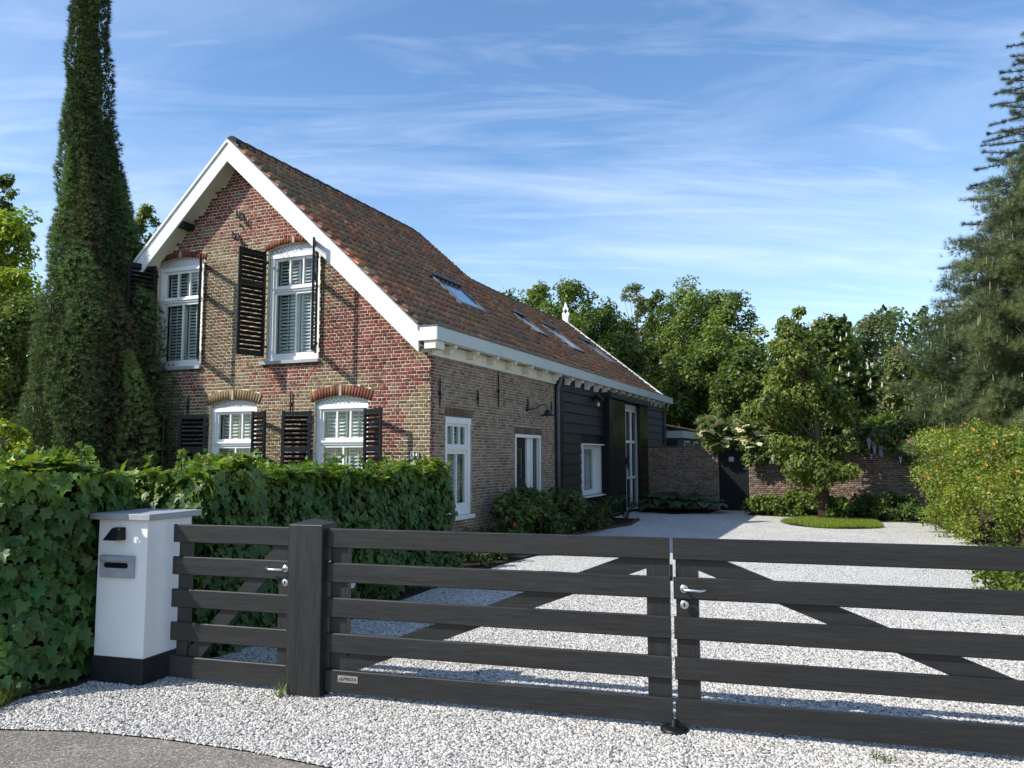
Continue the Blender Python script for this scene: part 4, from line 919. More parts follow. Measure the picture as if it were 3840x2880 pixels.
NEEDLE = fan(11, 1.0, .030, 1); SPRIG = fan(7, .85, .12, 2); SPRUCE = fan(9, 1.15, .05, 3); GRASS = fan(3, .5, .05, 4)
def leaves(name, P, Nn, Tt, S, tmpl, mt, C, parent, kind=None):
    V, F = tmpl; n = len(P); k = len(V); F = F[0]
    Tt = unit(Tt); Nn = unit(Nn-Tt*np.sum(Nn*Tt, -1, keepdims=True)); B = np.cross(Tt, Nn); S = np.broadcast_to(np.asarray(S, float), (n,))[:,None,None]
    X = P[:,None]+S*(V[None,:,0:1]*B[:,None]+V[None,:,1:2]*Tt[:,None]+V[None,:,2:3]*Nn[:,None])
    FF = (F[None]+(np.arange(n)*k)[:,None,None]).reshape(-1, F.shape[1])
    me = npmesh(name, X.reshape(-1,3), FF, mt, np.repeat(np.clip(C,.002,.95), len(F), 0)); o = link(bpy.data.objects.new(name, me), parent)
    if kind: o['kind'] = kind
    return o
def tint(n, base, var=.18, hue=.12):
    c = np.array(base)[None]*rng.normal(1, var, (n,1)); h = rng.normal(0, hue, n); c[:,0] *= 1+h; c[:,2] *= 1-h*.5; return np.clip(c,.003,.9)
def blob_leaves(cs, rs, n, out=.75, squash=(1,1,1), up=.35, center=None, shell=.35):
    """points on lumpy surface of many blobs; returns P, N, blob index"""
    w = rs**2; w = w/w.sum(); b = rng.choice(len(cs), n, p=w); d = rdir(n); d[:,2] = d[:,2]*.9+.12
    if center is not None: d = d+out*unit(cs[b]-center)
    d = unit(d); rad = rs[b]*(1-shell*rng.random(n)**1.6+.12*rng.random(n)**4)
    P = cs[b]+d*rad[:,None]*np.array(squash); return P, d, b
def trunk_mesh(base, top, r0, r1, limbs, name, mt, parent, bend=.15):
    mb = MB(); base, top = np.array(base, float), np.array(top, float); L = np.linalg.norm(top-base); k = 7
    off = rng.normal(0, bend*L/10, (k,3)); off[0] = 0; off[:,2] = 0
    pts = [base+(top-base)*i/(k-1)+off[i] for i in range(k)]; rr = [r0+(r1-r0)*(i/(k-1))**.8 for i in range(k)]; rr[0] *= 1.25
    mb.tube(pts, rr, 9)
    for q in limbs:
        q = np.array(q, float); t = np.clip((q[2]-base[2])/max(top[2]-base[2],.1)*.62, .18, .92); i = min(int(t*(k-1)), k-2); a = pts[i]+(pts[i+1]-pts[i])*(t*(k-1)-i)
        rr_ = (r0+(r1-r0)*t)*.45; m1 = a+(q-a)*.5+np.array([0,0,.08*np.linalg.norm(q-a)])+rng.normal(0,.05,3); mb.tube([a, m1, q], [rr_, rr_*.6, rr_*.15], 6)
    return mb.build(name, mt, parent, True)
def leafy(root, cs, rs, n, size, colors, tmpl=LEAF, center=None, name='crown', mt='leaf', up=.5, droop=.2, squash=(1,1,1), keep=None, shell=.35, kind=None, sub=6):
    if sub:
        k = len(cs); dd = rdir(k*sub); dd[:,2] = dd[:,2]*.8+.15; par = np.repeat(np.arange(k), sub); sc_s = cs[par]+dd*(rs[par]*.62*rng.uniform(.6,1.1,k*sub))[:,None]; sr_s = rs[par]*rng.uniform(.34,.54,k*sub)
        cs, rs = np.concatenate([sc_s, cs]), np.concatenate([sr_s, rs*.55])
    P, d, b = blob_leaves(cs, rs, n, center=None if sub else center, squash=squash, shell=shell)
    if keep is not None: k = keep(P); P, d, b = P[k], d[k], b[k]; n = len(P)
    Nn = unit(d*.75+rdir(n)*.45+np.array([0,0,up])); T_ = unit(np.cross(Nn, rdir(n))+d*.35-np.array([0,0,droop])); S = size*rng.uniform(.6,1.25,n)
    bt = rng.choice(len(colors), len(cs)); bc = np.array(colors)[bt]*rng.normal(1,.13,(len(cs),1)); C = bc[b]*tint(n,(1.25,1.22,1.05))
    return leaves(name, P, Nn, T_, S, tmpl, M[mt], C, root, kind)
def crown_blobs(c, r, nb, rmin=.28, rmax=.45, fill=.72, flat=1.0):
    c = np.array(c, float); r = np.array(r, float); d = rdir(nb); q = c+d*r*fill*(rng.random((nb,1))**.45); m = r.mean()
    rs = rng.uniform(rmin, rmax, nb)*m; return q, rs
def tree(name, label, xy, ztop, zlow, rx, ry, nb, n, size, colors, trunk_r=.16, rmin=.26, rmax=.42, tmpl=LEAF, bark='barkg', cat='tree', group=None, fill=.8, lean=(0,0), keep=None, limbs=9, shell=.4, mt='leaf'):
    root = thing(name, label, cat, (xy[0],xy[1],0), 0, group)
    c = np.array([lean[0],lean[1],(ztop+zlow)/2]); r = np.array([rx,ry,(ztop-zlow)/2])
    nb = int(nb*1.6); rs = rng.uniform(rmin, rmax, nb)*min(r); t = (np.arange(nb)+rng.random(nb))/nb*2-1; prof = (1-np.abs(t)**3.8)**.5; an = rng.random(nb)*6.283; q = rng.random(nb)**.45
    rs = rs*(.72+.28*prof); cs = c+np.stack([np.cos(an)*q*np.maximum(r[0]*prof-rs*.75, .05), np.sin(an)*q*np.maximum(r[1]*prof-rs*.75, .05), t*(r[2]-rs*.8)], -1); cs = cs[rng.permutation(nb)]
    leafy(root, cs, rs, n, size, colors, tmpl, c, shell=shell, keep=keep, mt=mt)
    trunk_mesh((0,0,-.05), (lean[0]*.7,lean[1]*.7,zlow+(ztop-zlow)*.72), trunk_r, trunk_r*.3, cs[:limbs], 'trunk', M[bark], root)
    return root

def front_pts(vv, o3, cell=.008):
    w = vv+o3; a = np.floor(w[:,0]/w[:,1]/cell).astype(int); b = np.floor((w[:,2]-1.68)/w[:,1]/cell).astype(int); d = w[:,1]; od = np.argsort(d); key = a[od]*100003+b[od]; _, first = np.unique(key, return_index=True); return vv[od[first]]
# ================================================================ IVY HEDGES
def hedge_sample(path, thick, h, n, endcaps=True):
    """path: front-face line [(x,y)...]; body extends to the left of travel. returns P,N,T on front, top, ends"""
    segs = []; path = [np.array(p, float) for p in path]
    for a, b in zip(path[:-1], path[1:]):
        t = unit(b-a); back = np.array([-t[1], t[0]]); L = np.linalg.norm(b-a); segs.append((a, b, t, back, L))
    faces = []
    for (a, b, t, back, L) in segs:
        faces.append(('f', a, b, back, L*h)); faces.append(('t', a, b, back, L*thick*1.6)); faces.append(('b', a, b, back, L*h*.35))
    a, b, t, back, L = segs[-1]; faces.append(('e', b, t, back, thick*h)); a, b, t, back, L = segs[0]; faces.append(('s', a, t, back, thick*h))
    w = np.array([f[-1] for f in faces]); cnt = rng.multinomial(n, w/w.sum()); PP = []; NN = []
    for f, k in zip(faces, cnt):
        u = rng.random(k); v = rng.random(k)
        if f[0] in 'ftb':
            _, a, b, back, _w = f; xy = a+(b-a)*u[:,None]
            if f[0] == 'f': z = v**.9*h; P = np.column_stack([xy, z]); Nn = np.column_stack([np.tile(-back, (k,1)), np.full(k,.15)])
            elif f[0] == 'b': z = v*h; P = np.column_stack([xy+back*thick, z]); Nn = np.column_stack([np.tile(back, (k,1)), np.full(k,.15)])
            else: P = np.column_stack([xy+back*(thick*v[:,None]), np.full(k, h)]); Nn = np.tile([0,0,1.0], (k,1))
        else:
            _, p, t, back, _w = f; P = np.column_stack([p+back*(thick*u[:,None]), v*h]); s = 1 if f[0] == 'e' else -1; Nn = np.column_stack([np.tile(t*s, (k,1)), np.full(k,.1)])
        PP.append(P); NN.append(Nn)
    P = np.concatenate(PP); Nn = unit(np.concatenate(NN))
    x = P[:,0]*1.9+P[:,1]*1.3; bulge = (vn(x, P[:,2], 1.2)-.5)*.22+(vn(x, P[:,2]+9, 3.1)-.5)*.12
    P = P+Nn*(bulge-.10*rng.random(len(P))**1.5)[:,None]; P[:,2] = np.maximum(P[:,2], .03); return P, Nn
def hedge(label, path, thick, h, n, size, seed, sunny):
    root = thing('ivy_hedge', label, 'hedge', (path[0][0],path[0][1],0)); o3 = np.array([path[0][0],path[0][1],0])
    P, Nn = hedge_sample(path, thick, h, n); k = len(P)
    T_ = unit(np.array([0,0,-1.0])+.55*rdir(k)+Nn*.25); top = Nn[:,2] > .7; T_[top] = unit(rdir(top.sum())*np.array([1,1,.35])+np.array([0,0,.15]))
    N2 = unit(Nn+.55*rdir(k)+np.array([0,0,.35])); S = size*rng.uniform(.55,1.3,k)
    zz = P[:,2]/h; C = tint(k, (.066,.132,.030), .24, .13); y = sstep(.80,1.02,zz)*rng.random(k); C = C*(1-y[:,None])+np.array([.22,.31,.04])*y[:,None]*rng.normal(1,.15,(k,1))  # sunlit look of the hedge top painted into its leaf colour
    dead = rng.random(k) < .002; C[dead] = np.array([.26,.15,.03])
    d = np.linalg.norm(P-np.array([0,0,1.68]), axis=1)+np.where(np.sum(Nn*(np.array([0,0,1.68])-P), 1) > .3, 0, 50)+np.where(P[:,0]/P[:,1] < -.645, 50, 0)+np.where(P[:,2] < .1, 20, 0); od = np.argsort(d)
    near, far = od[:300], od[300:]
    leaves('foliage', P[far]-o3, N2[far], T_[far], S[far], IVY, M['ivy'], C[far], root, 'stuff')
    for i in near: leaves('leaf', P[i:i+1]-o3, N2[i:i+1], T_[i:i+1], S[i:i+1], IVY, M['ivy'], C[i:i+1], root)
    mb = MB(); ins = .13
    for a, b in zip(path[:-1], path[1:]):
        a, b = np.array(a), np.array(b); t = unit(b-a); bk = np.array([-t[1],t[0]]); q = [a+bk*ins+t*ins, b+bk*ins-t*ins, b+bk*(thick-ins)-t*ins, a+bk*(thick-ins)+t*ins]; mb.prism([tuple(p-o3[:2]) for p in q], 'z', 0, h-ins-.03)
    mb.build('branches', M['core'], root)  # solid dark box added inside the hedge to block the view through
    # young shoots standing up from the top
    m_ = MB(); sp_ = []
    for _ in range(int(10*len(path)+8)):
        i = random.randrange(len(path)-1); a, b = np.array(path[i]), np.array(path[i+1]); t = unit(b-a); bk = np.array([-t[1],t[0]]); q = a+(b-a)*random.random()+bk*random.uniform(.1,thick-.1); hh = random.uniform(.08,.22)
        p0 = np.array([q[0],q[1],h-.03])-o3; p1 = p0+np.array([random.gauss(0,.03),random.gauss(0,.03),hh]); m_.tube([p0,p1], [.004,.002], 5)
        for j in range(5): sp_.append(p0+(p1-p0)*(.4+.15*j))
    m_.build('shoots', M['core'], root); sp_ = np.array(sp_); k = len(sp_); leaves('shoot_leaves', sp_, unit(rdir(k)+np.array([0,0,.6])), unit(rdir(k)+np.array([0,0,.3])), .055*rng.uniform(.7,1.3,k), IVY, M['ivy'], tint(k,(.13,.20,.03)), root)
    return root
hw = lambda x, y: tuple(H2W(x,y)[:2])
hedge('clipped ivy hedge running from the pillar back towards the house corner', [tuple(G2W(.02,.62)[:2]), hw(1.22,-5.2), hw(1.22,-1.62)], .85, 1.56, 15500, .098, 1, False)
hedge('sunlit ivy hedge along the road left of the white pillar', [(-7.2,6.7),(-4.4,5.86),(-3.62,5.66),(-3.28,5.98),(-3.10,6.55)], .8, 1.58, 10500, .108, 2, True)

# ================================================================ JUNIPER
jxy = np.array([WX(214,15.35), 15.35]); jr = thing('juniper_tree', 'tall narrow dark green juniper standing against the brick gable', 'tree', (jxy[0],jxy[1],0))
PZ = np.array([0,1.2,2.4,4.2,5.5,6.9,8.7,10.5,12.2,13.2]); PR = np.array([1.62,1.72,1.66,1.34,.94,.72,.55,.47,.38,.05]); PX = np.array([.12,.12,.10,.03,-.20,-.36,-.52,-.62,-.66,-.70])
nst = 42; sx = []; 
stem_a = rng.random(nst)*2*math.pi; stem_r = np.sqrt(rng.random(nst)); stem_h = rng.uniform(2.6,8.5,nst); stem_h[:5] = [13,12.4,11.6,10.6,9.8]; stem_h[5:12] = [8.8,8.4,7.9,9.3,7.2,8.1,7.6]; stem_r[:5] *= .25
Ls = []; Cs = []; Ns = []
for a, r0, hh in zip(stem_a, stem_r, stem_h):
    k = int(hh*440*(1.0 if r0 > .4 else .8)); z = hh*rng.random(k)**.85; pr = np.interp(z, PZ, PR); pxx = np.interp(z, PZ, PX)
    sr0 = .36*np.clip(pr/1.1,.42,1); cr = r0*np.maximum(pr-sr0*.9-.05, .02); wob = .12*np.sin(z*2.1+a*5); cx = pxx+cr*np.cos(a+wob*.5); cy_ = cr*np.sin(a+wob*.5)
    sr = sr0*np.clip((hh-z)/1.3,.10,1)*(.70+.45*np.abs(np.sin(z*1.9+a*7+.6*np.sin(z*.9)))); th = rng.random(k)*2*math.pi; rr = sr*(1-.35*rng.random(k))
    P = np.stack([cx+rr*np.cos(th), cy_+rr*np.sin(th), z+.05], -1); Ls.append(P); o_ = np.stack([np.cos(th), np.sin(th), np.full(k,.9)], -1); Ns.append(unit(o_+.35*rdir(k)))
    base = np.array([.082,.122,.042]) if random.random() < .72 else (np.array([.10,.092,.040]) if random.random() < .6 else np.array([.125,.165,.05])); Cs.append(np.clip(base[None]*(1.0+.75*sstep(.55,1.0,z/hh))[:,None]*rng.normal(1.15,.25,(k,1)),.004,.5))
P = np.concatenate(Ls); T_ = np.concatenate(Ns); C = np.concatenate(Cs)
# outer skin so the column is closed
k = 16000; z = 13*rng.random(k)**1.1; pr = np.interp(z,PZ,PR); th = rng.random(k)*2*math.pi; lump = .50+.38*vn(th*2.2+3*np.sin(z*.7), z*.55, 1.5); rr = pr*lump*(1-.16*rng.random(k)); P2 = np.stack([np.interp(z,PZ,PX)+rr*np.cos(th), rr*np.sin(th), z+.03], -1)
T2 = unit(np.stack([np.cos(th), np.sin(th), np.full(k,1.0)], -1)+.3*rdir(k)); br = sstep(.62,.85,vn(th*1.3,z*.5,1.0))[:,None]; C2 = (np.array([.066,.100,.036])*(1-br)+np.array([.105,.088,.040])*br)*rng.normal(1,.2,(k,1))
P = np.concatenate([P,P2]); T_ = np.concatenate([T_,T2]); C = np.concatenate([C,np.clip(C2,.004,.5)])
Hh = W2H(P+np.array([jxy[0],jxy[1],0])); ok = ~((Hh[:,1] > -.06) & (Hh[:,0] > -W8-.05) & (Hh[:,2] < 7.6-.924*np.abs(Hh[:,0]-XA)+.1)) & ~((Hh[:,1] > -.38) & (Hh[:,2] < 7.75-.924*np.abs(Hh[:,0]-XA)) & (Hh[:,2] > 6.9-.924*np.abs(Hh[:,0]-XA)))
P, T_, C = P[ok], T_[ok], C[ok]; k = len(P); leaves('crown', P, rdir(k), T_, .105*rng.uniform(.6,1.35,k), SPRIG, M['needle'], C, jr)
mb = MB(); mb.tube([(.1,-.1,-.05),(.03,-.1,4),(-.46,-.02,8),(-.64,0,11.4)], [.14,.11,.07,.02], 8)
for a, r0, hh in zip(stem_a[5:22], stem_r[5:22], stem_h[5:22]):
    hh = min(hh, 3.6); x, y = .8*r0*math.cos(a), .8*r0*math.sin(a)
    if (W2H(np.array([[jxy[0]+x,jxy[1]+y,0]]))[0,1]) < -.2: mb.tube([(0,-.1,.1),(x*.6,y*.6,.9),(x,y,hh*.55),(x*.8,y*.8,hh*.9)], [.05,.045,.03,.01], 6)
mb.build('trunk', M['bark'], jr, True)

# ================================================================ TREES (photograph position, top, half width, depth)
G1 = [(.115,.165,.034),(.090,.140,.030),(.15,.195,.04)]; GD = [(.066,.105,.025),(.085,.125,.029),(.108,.15,.033)]; GY = [(.22,.28,.025),(.17,.25,.03),(.26,.30,.03)]; GB_ = [(.13,.145,.05),(.11,.14,.05),(.16,.15,.06)]; GG = [(.13,.16,.08),(.11,.145,.07)]
def bgtree(label, xd, yd, hw_, depth, cols, n=8500, size=.20, low=.4, nb=30, cat='tree', name='broadleaf_tree', group='trees behind the garden wall', **kw):
    zt = WZ(yd, depth); rx = hw_/1723.8*depth*1.08
    return tree(name, label, (WX(xd,depth,yd), depth), zt, low, rx, rx*.9, nb, int(n*1.5), size, [tuple(x*1.35 for x in q) for q in cols], .17, group=group, **kw)
bgtree('dark leafy tree rising just above the barn ridge', 1105, 622, 112, 37, GD, 9500)
bgtree('round topped green tree behind the white roof finial', 1235, 596, 108, 38, G1, 10500)
bgtree('green tree between the dark ridge tree and the finial tree', 1165, 612, 80, 41, G1, 8000, .2)
bgtree('green tree just right of the white roof finial', 1312, 648, 85, 40, GD, 8500, .2)
bgtree('green tree filling the gap right of the thin brownish tree', 1425, 628, 78, 47, GD, 8000, .22)
bgtree('green tree in the middle of the tree line above the outbuilding', 1540, 622, 85, 46, G1, 9000, .22)
bgtree('thin brownish tree with airy crown between two full trees', 1372, 606, 52, 46, GB_, 3600, .16, 3.0, rmin=.2, rmax=.34)
bgtree('tallest full green tree right of the thin brownish one', 1478, 608, 106, 44, G1, 11500)
bgtree('broad green tree with rounded crown before open sky gap', 1588, 634, 92, 40, G1, 10000)
bgtree('bright green lower tree next to the end of the tiled roof', 1335, 690, 105, 40, G1, 12000, .22)
bgtree('mid green tree with low crown above the outbuilding', 1500, 730, 125, 42, GD, 13000, .24)
bgtree('shadowy tree directly above the arched garden door', 1625, 745, 100, 37, GD, 10000, .22)
bgtree('grey green distant tree just left of the pine', 1890, 676, 75, 44, GG, 6000, .22, 1.0)
bgtree('olive yew between chestnut and pine', 1945, 742, 75, 30, GB_, 7000, .17, name='yew_tree')
bgtree('dark tree filling the space beneath the pine', 2060, 770, 130, 29, GD, 9000, .20)
ch = bgtree('dark horse chestnut with pale flower candles behind the small tree', 1805, 688, 108, 26.5, GD, 10500, .23, .5, name='horse_chestnut')
cz = [v.co.copy() for v in ch.children[0].data.vertices]; cz = np.array(cz); cz = front_pts(cz, np.array(ch.location), .004); cz = cz[(cz[:,2] > 3.0)]; pk = cz[rng.choice(len(cz), 46, replace=False)]
cm = MB(); cm.lathe([(.005,-.02),(.055,.0),(.05,.08),(.03,.16),(.008,.24)], (0,0,0), 7); cme = cm.build('flower_candle', plain('candle_petal', (.55,.50,.42), .7, .2, .1, 20, .2), ch, True); cme.location = Vector(pk[0]); cme.scale = (.55,.55,.6)
for q in pk[1:]: c_ = cme.copy(); link(c_, ch); c_.location = Vector(q); c_.scale = [random.uniform(.45,.75)]*3
bgtree('yellow green maple glowing in sun at the left edge', 25, 455, 120, 20.5, GY, 12000, .15, .3, group='trees left of the house', name='maple_tree')
bgtree('sparse dark tree topping the maple at the left edge', 10, 372, 75, 27, GD, 5000, .17, 3.0, group='trees left of the house', rmin=.2, rmax=.32)
bgtree('dark shaded tree filling the gap left of the juniper', 55, 640, 130, 19, GD, 11000, .14, .2, group='trees left of the house')
bgtree('green tree peeping over the left rake of the roof', 318, 440, 46, 31, G1, 4200, .17, 3.5, group='trees left of the house')
bgtree('small yellow green conifer low at the left edge behind the hedge', 20, 905, 70, 12.2, GY, 5200, .07, .2, nb=34, group='trees left of the house', name='dwarf_conifer', rmin=.16, rmax=.28)
def wood():
    n = 60000; xd = rng.uniform(960, 2330, n); y = rng.uniform(48, 56, n); top = 715+55*(vn(xd*.012, y*0, 1.0)-.5)*2+35*(vn(xd*.05, y*0, 1.0)-.5)+np.where(xd < 1200, -20, 0); zt = 1.68+(985-top)/1723.8*y; z = zt*rng.random(n)**.8
    lump = (vn(xd*.03, z*.5, 1.0)-.5)*5; P = np.stack([(xd-1106)/1723.8*y, y+lump, z], -1); c = tint(n, (.075,.125,.033), .25, .12)*(.75+.5*vn(xd*.04, z*.7, 1.0))[:,None]
    o = leaves('distant_wood', P, unit(rdir(n)+np.array([-.4,-.5,.5])), rdir(n), .36*rng.uniform(.6,1.3,n), LEAF, M['leaf'], c, None, 'stuff'); tag(o, 'dense shadowy wood filling the background behind the trees', 'wood')
wood()
# garden tree on the grass disc
GT = np.array([8.04, 20.75]); gt = thing('garden_tree', 'small broadleaf tree standing in a round patch of grass', 'tree', (GT[0],GT[1],0))
def gz(yd): return WZ(yd, 20.75)
def gx(xd): return WX(xd, 20.75)-GT[0]
spec = [(1722,680,18),(1718,698,26),(1714,718,34),(1708,745,40),(1732,748,38),(1712,730,34),(1700,775,45),(1745,770,40),(1690,820,50),(1760,815,50),(1665,860,45),(1720,860,55),(1790,850,50),(1650,890,35),(1700,905,45),(1780,895,55),(1835,880,40),(1850,905,28),(1740,930,45),(1720,975,45),(1770,985,48),(1700,1010,38),(1750,1020,42),(1810,1000,40),(1830,960,30),(1690,960,40),(1800,1020,40),(1740,1030,36)]
cs = np.array([[gx(x), rng.uniform(-.6,.6), gz(y)] for x, y, r in spec]); rs = np.array([r/1723.8*20.75*1.06 for *_, r in spec])
leafy(gt, cs, rs, 19000, .112, [(.15,.20,.034),(.18,.23,.036),(.115,.165,.03)], OVAL, np.array([0,0,3.2]), droop=.75, up=.25, shell=.55)
trunk_mesh((0,0,-.05), (-.25,0,4.6), .15, .03, cs[:14], 'trunk', M['bark'], gt, .08)

# ---- pine and spruce
def conifer(name, label, xy, h, rb, nwh, ntuft, tmpl, size, colors, lift, candle=None, zlow=.8, xmin=None):
    root = thing(name, label, 'tree', (xy[0],xy[1],0)); P = []; T2 = []; C = []; mb = MB(); mb.tube([(0,0,-.05),(0,0,h*.5),(0,0,h)], [.20,.13,.02], 9); cand = []
    for i in range(nwh):
        z = zlow+(h-zlow)*(i/(nwh-1))**.92; rl = rb*(1-(z-zlow)/(h-zlow*.6))**.8+.12; nb = 7 if rl > 1 else 5
        for k in range(nb):
            a = 2*math.pi*(k+random.random()*.7)/nb+i*1.1; L = rl*random.uniform(.78,1.1); d = np.array([math.cos(a), math.sin(a), 0]); p0 = np.array([0,0,z]); p1 = p0+d*L*.55+np.array([0,0,lift*L*.12]); p2 = p0+d*L+np.array([0,0,lift*L*.42])
            mb.tube([p0,p1,p2], [.035,.022,.008], 5); m_ = max(6, int(ntuft*L)); t = rng.uniform(.22,1,m_)**.8; q = np.where((t < .55)[:,None], p0+(p1-p0)*(t/.55)[:,None], p1+(p2-p1)*((t-.55)/.45)[:,None])
            side = np.array([-d[1], d[0], 0]); sd_ = rng.normal(0, .20, m_)*L*.55*(1.15-t); q = q+side*sd_[:,None]+np.array([0,0,1])*np.abs(rng.normal(0,.07*max(lift,.25),m_))[:,None]
            P.append(q); T2.append(unit(d+side*(sd_*1.3)[:,None]+np.array([0,0,lift*1.3])+.3*rdir(m_))); C.append(tint(m_, colors[random.randrange(len(colors))], .2, .08))
            if candle: 
                for _ in range(3): cand.append((p2+d*random.uniform(-.35,.05)*1+side*random.gauss(0,.16*L*.3), random.uniform(.7,1.3)))
    P = np.concatenate(P); T2 = np.concatenate(T2); C = np.concatenate(C); n = len(P)
    leaves('crown', P, rdir(n), T2, size*rng.uniform(.7,1.2,n), tmpl, M['needle'], C, root); mb.build('trunk', M['bark'], root, True)
    if candle:
        cm = MB()
        for q, s in cand:
            q = np.array(q); cm.tube([q, q+np.array([0,0,.2*s])], [.017,.009], 5)
        tag(cm.build('new_shoots', plain('pine_shoot', (.20,.19,.085), .8, .2, .1, 20, .1), root), kind='stuff')
    return root
def pine(xy, h, rb):
    root = thing('pine_tree', 'dense blue green pine with upright pale new shoots', 'tree', (xy[0],xy[1],0)); mb = MB(); mb.tube([(0,0,-.05),(0,0,h*.5),(.05,0,h*.97)], [.20,.13,.02], 9); P = []; D = []; C = []; cand = []
    for i in range(30):
        z = .9+(h-.9)*(i/29)**.95; rl = rb*(1-(z/h)**1.5)**.75+.10; nb = int(5+rl*2.2)
        for k in range(nb):
            a = 2*math.pi*(k+random.random())/nb+i*.7; L = rl*random.uniform(.70,1.08); d = np.array([math.cos(a), math.sin(a), 0.0]); e = np.array([0,0,z])+d*L+np.array([0,0,.22*L]); m1 = np.array([0,0,z])+d*L*.5+np.array([0,0,.02*L]); mb.tube([(0,0,z), m1, e], [.03,.022,.008], 5)
            g = np.array([(.090,.125,.050),(.068,.100,.042),(.110,.140,.048)][random.randrange(3)])*random.uniform(.8,1.2)
            for f in (1.0,.88,.74,.58,.42):
                m_ = int(26+16*rl*f); cen_ = np.array([0,0,z])+d*L*f+np.array([0,0,.22*L*f*f])+np.array([-d[1],d[0],0])*random.gauss(0,.16*L*f); v = rng.normal(0,1,(m_,3))*np.array([.15,.15,.09])*(.6+.22*min(L,2.2)); P.append(cen_+v); D.append(unit(d*.5+np.array([0,0,.75])+v*1.2+.25*rdir(m_))); C.append(tint(m_, g, .18, .07))
                if f > .6:
                    for _ in range(2 if f > .9 else 1): cand.append((cen_+np.array([random.gauss(0,.16),random.gauss(0,.16),random.uniform(.05,.2)]), random.uniform(.6,1.25)))
    P = np.concatenate(P); n = len(P); leaves('crown', P, rdir(n), np.concatenate(D), .21*rng.uniform(.7,1.25,n), NEEDLE, M['needle'], np.concatenate(C), root); mb.build('trunk', M['bark'], root, True); cm = MB()
    for q, s_ in cand: cm.tube([q, q+np.array([random.gauss(0,.012),random.gauss(0,.012),.15*s_])], [.012,.007], 5)
    tag(cm.build('new_shoots', plain('pine_shoot', (.24,.22,.11), .8, .2, .1, 20, .1), root), kind='stuff'); return root
pine((13.9,19.6), 9.9, 3.85)
conifer('spruce_tree', 'tall dark spruce with flat layered branches behind the pine', (18.4,26.5), 17.0, 5.0, 30, 40, SPRUCE, .20, [(.05,.075,.045),(.06,.09,.05)], .06, None, 1.5)

# ================================================================ SHRUBS
def shrub(name, label, blobs, n, size, colors, cat='shrub', tmpl=LEAF, group=None, droop=.1, up=.5, stems=True, mt='leaf', shell=.45, keep=None):
    """blobs: world (x,y,z,r)"""
    b = np.array(blobs, float); o3 = np.array([b[:,0].mean(), b[:,1].mean(), 0]); root = thing(name, label, cat, tuple(o3), 0, group); cs = b[:,:3]-o3; rs = b[:,3]
    kp = (lambda P: (P[:,2] > .02) & (keep(P+o3) if keep else True))
    leafy(root, cs, rs, n, size, colors, tmpl, cs.mean(0)*np.array([1,1,.6]), 'foliage', mt, up, droop, keep=kp, shell=shell)
    if stems:
        mb = MB()
        for c in cs[:min(len(cs),14)]: mb.tube([(c[0]*.35,c[1]*.35,-.03),(c[0]*.75,c[1]*.75,c[2]*.5),tuple(c)], [.022,.016,.006], 5)
        mb.build('stems', M['bark'], root)
    return root, o3
def line_blobs(p0, p1, n, h, w, r): 
    out = []
    for i in range(n):
        t = rng.random(); p = np.array(p0)+(np.array(p1)-np.array(p0))*t; out.append((p[0]+rng.normal(0,w*.4), p[1]+rng.normal(0,w*.4), rng.uniform(r*.5, h-r*.75), r*rng.uniform(.75,1.15)))
    return out
# flowering hedge on the right
bb = line_blobs((9.9,18.4),(8.9,13.2),30,2.45,.9,.55)+line_blobs((9.0,13.6),(7.2,10.6),20,2.15,.6,.5)+line_blobs((9.6,17.4),(8.6,14.2),14,2.55,.4,.4)+line_blobs((8.6,11.0),(7.9,6.2),16,2.0,.5,.48)+[(9.1,17.4,1.2,.55),(8.75,16.3,1.0,.52),(9.1,17.2,1.9,.5),(8.5,15.3,.85,.52),(8.65,16.0,1.7,.48),(8.3,14.2,1.2,.5),(8.4,14.6,1.8,.45),(8.85,16.6,.35,.4),(8.45,15.3,.3,.38),(8.2,14.3,.35,.4),(9.1,17.6,.4,.45)]
bush, o3 = shrub('flowering_hedge', 'big loose green hedge dotted with small orange flowers', bb, 62000, .066, [(.19,.25,.034),(.15,.225,.032),(.23,.265,.036),(.20,.21,.04)], 'hedge', LEAF, droop=-.1, up=.6)
vv = np.array([v.co[:] for v in bush.children[0].data.vertices]); wv_ = vv+o3; fr_ = front_pts(vv, o3, .006); fr_ = fr_[fr_[:,2] > .5]
fm = MB(); 
for k in range(5): a = 2*math.pi*k/5; fm.add([(0,0,0),(.022*math.cos(a-.5),.022*math.sin(a-.5),.012),(.034*math.cos(a),.034*math.sin(a),.006),(.022*math.cos(a+.5),.022*math.sin(a+.5),.012)], [(0,1,2,3)])
fl0 = fm.build('flower', plain('orange_petal', (.62,.26,.06), .6, .2, .15, 30, .05), bush)
wt_ = np.exp(-((fr_[:,2]-1.9)/.75)**2); ch_ = fr_[rng.choice(len(fr_), 250, replace=False, p=wt_/wt_.sum())]
for i, q in enumerate(ch_):
    c_ = fl0 if i == 0 else fl0.copy()
    if i: link(c_, bush)
    c_.location = Vector(q)+Vector((-.02,-.05,.02)); c_.rotation_euler = (random.uniform(-.2,1.2), random.uniform(-.9,.2), random.uniform(0,6)); c_.scale = [random.uniform(.7,1.15)]*3
# plants at the foot of that hedge, right edge of drive
shrub('low_shrub', 'low fresh green groundcover at the right edge of the drive', line_blobs((6.2,10.2),(5.5,8.4),16,.62,.35,.26)+line_blobs((7.0,11.6),(6.3,10.2),8,.5,.3,.24)+line_blobs((6.6,9.4),(6.3,5.6),16,.5,.35,.26), 8200, .075, [(.10,.16,.022),(.13,.18,.03)], tmpl=LEAF)
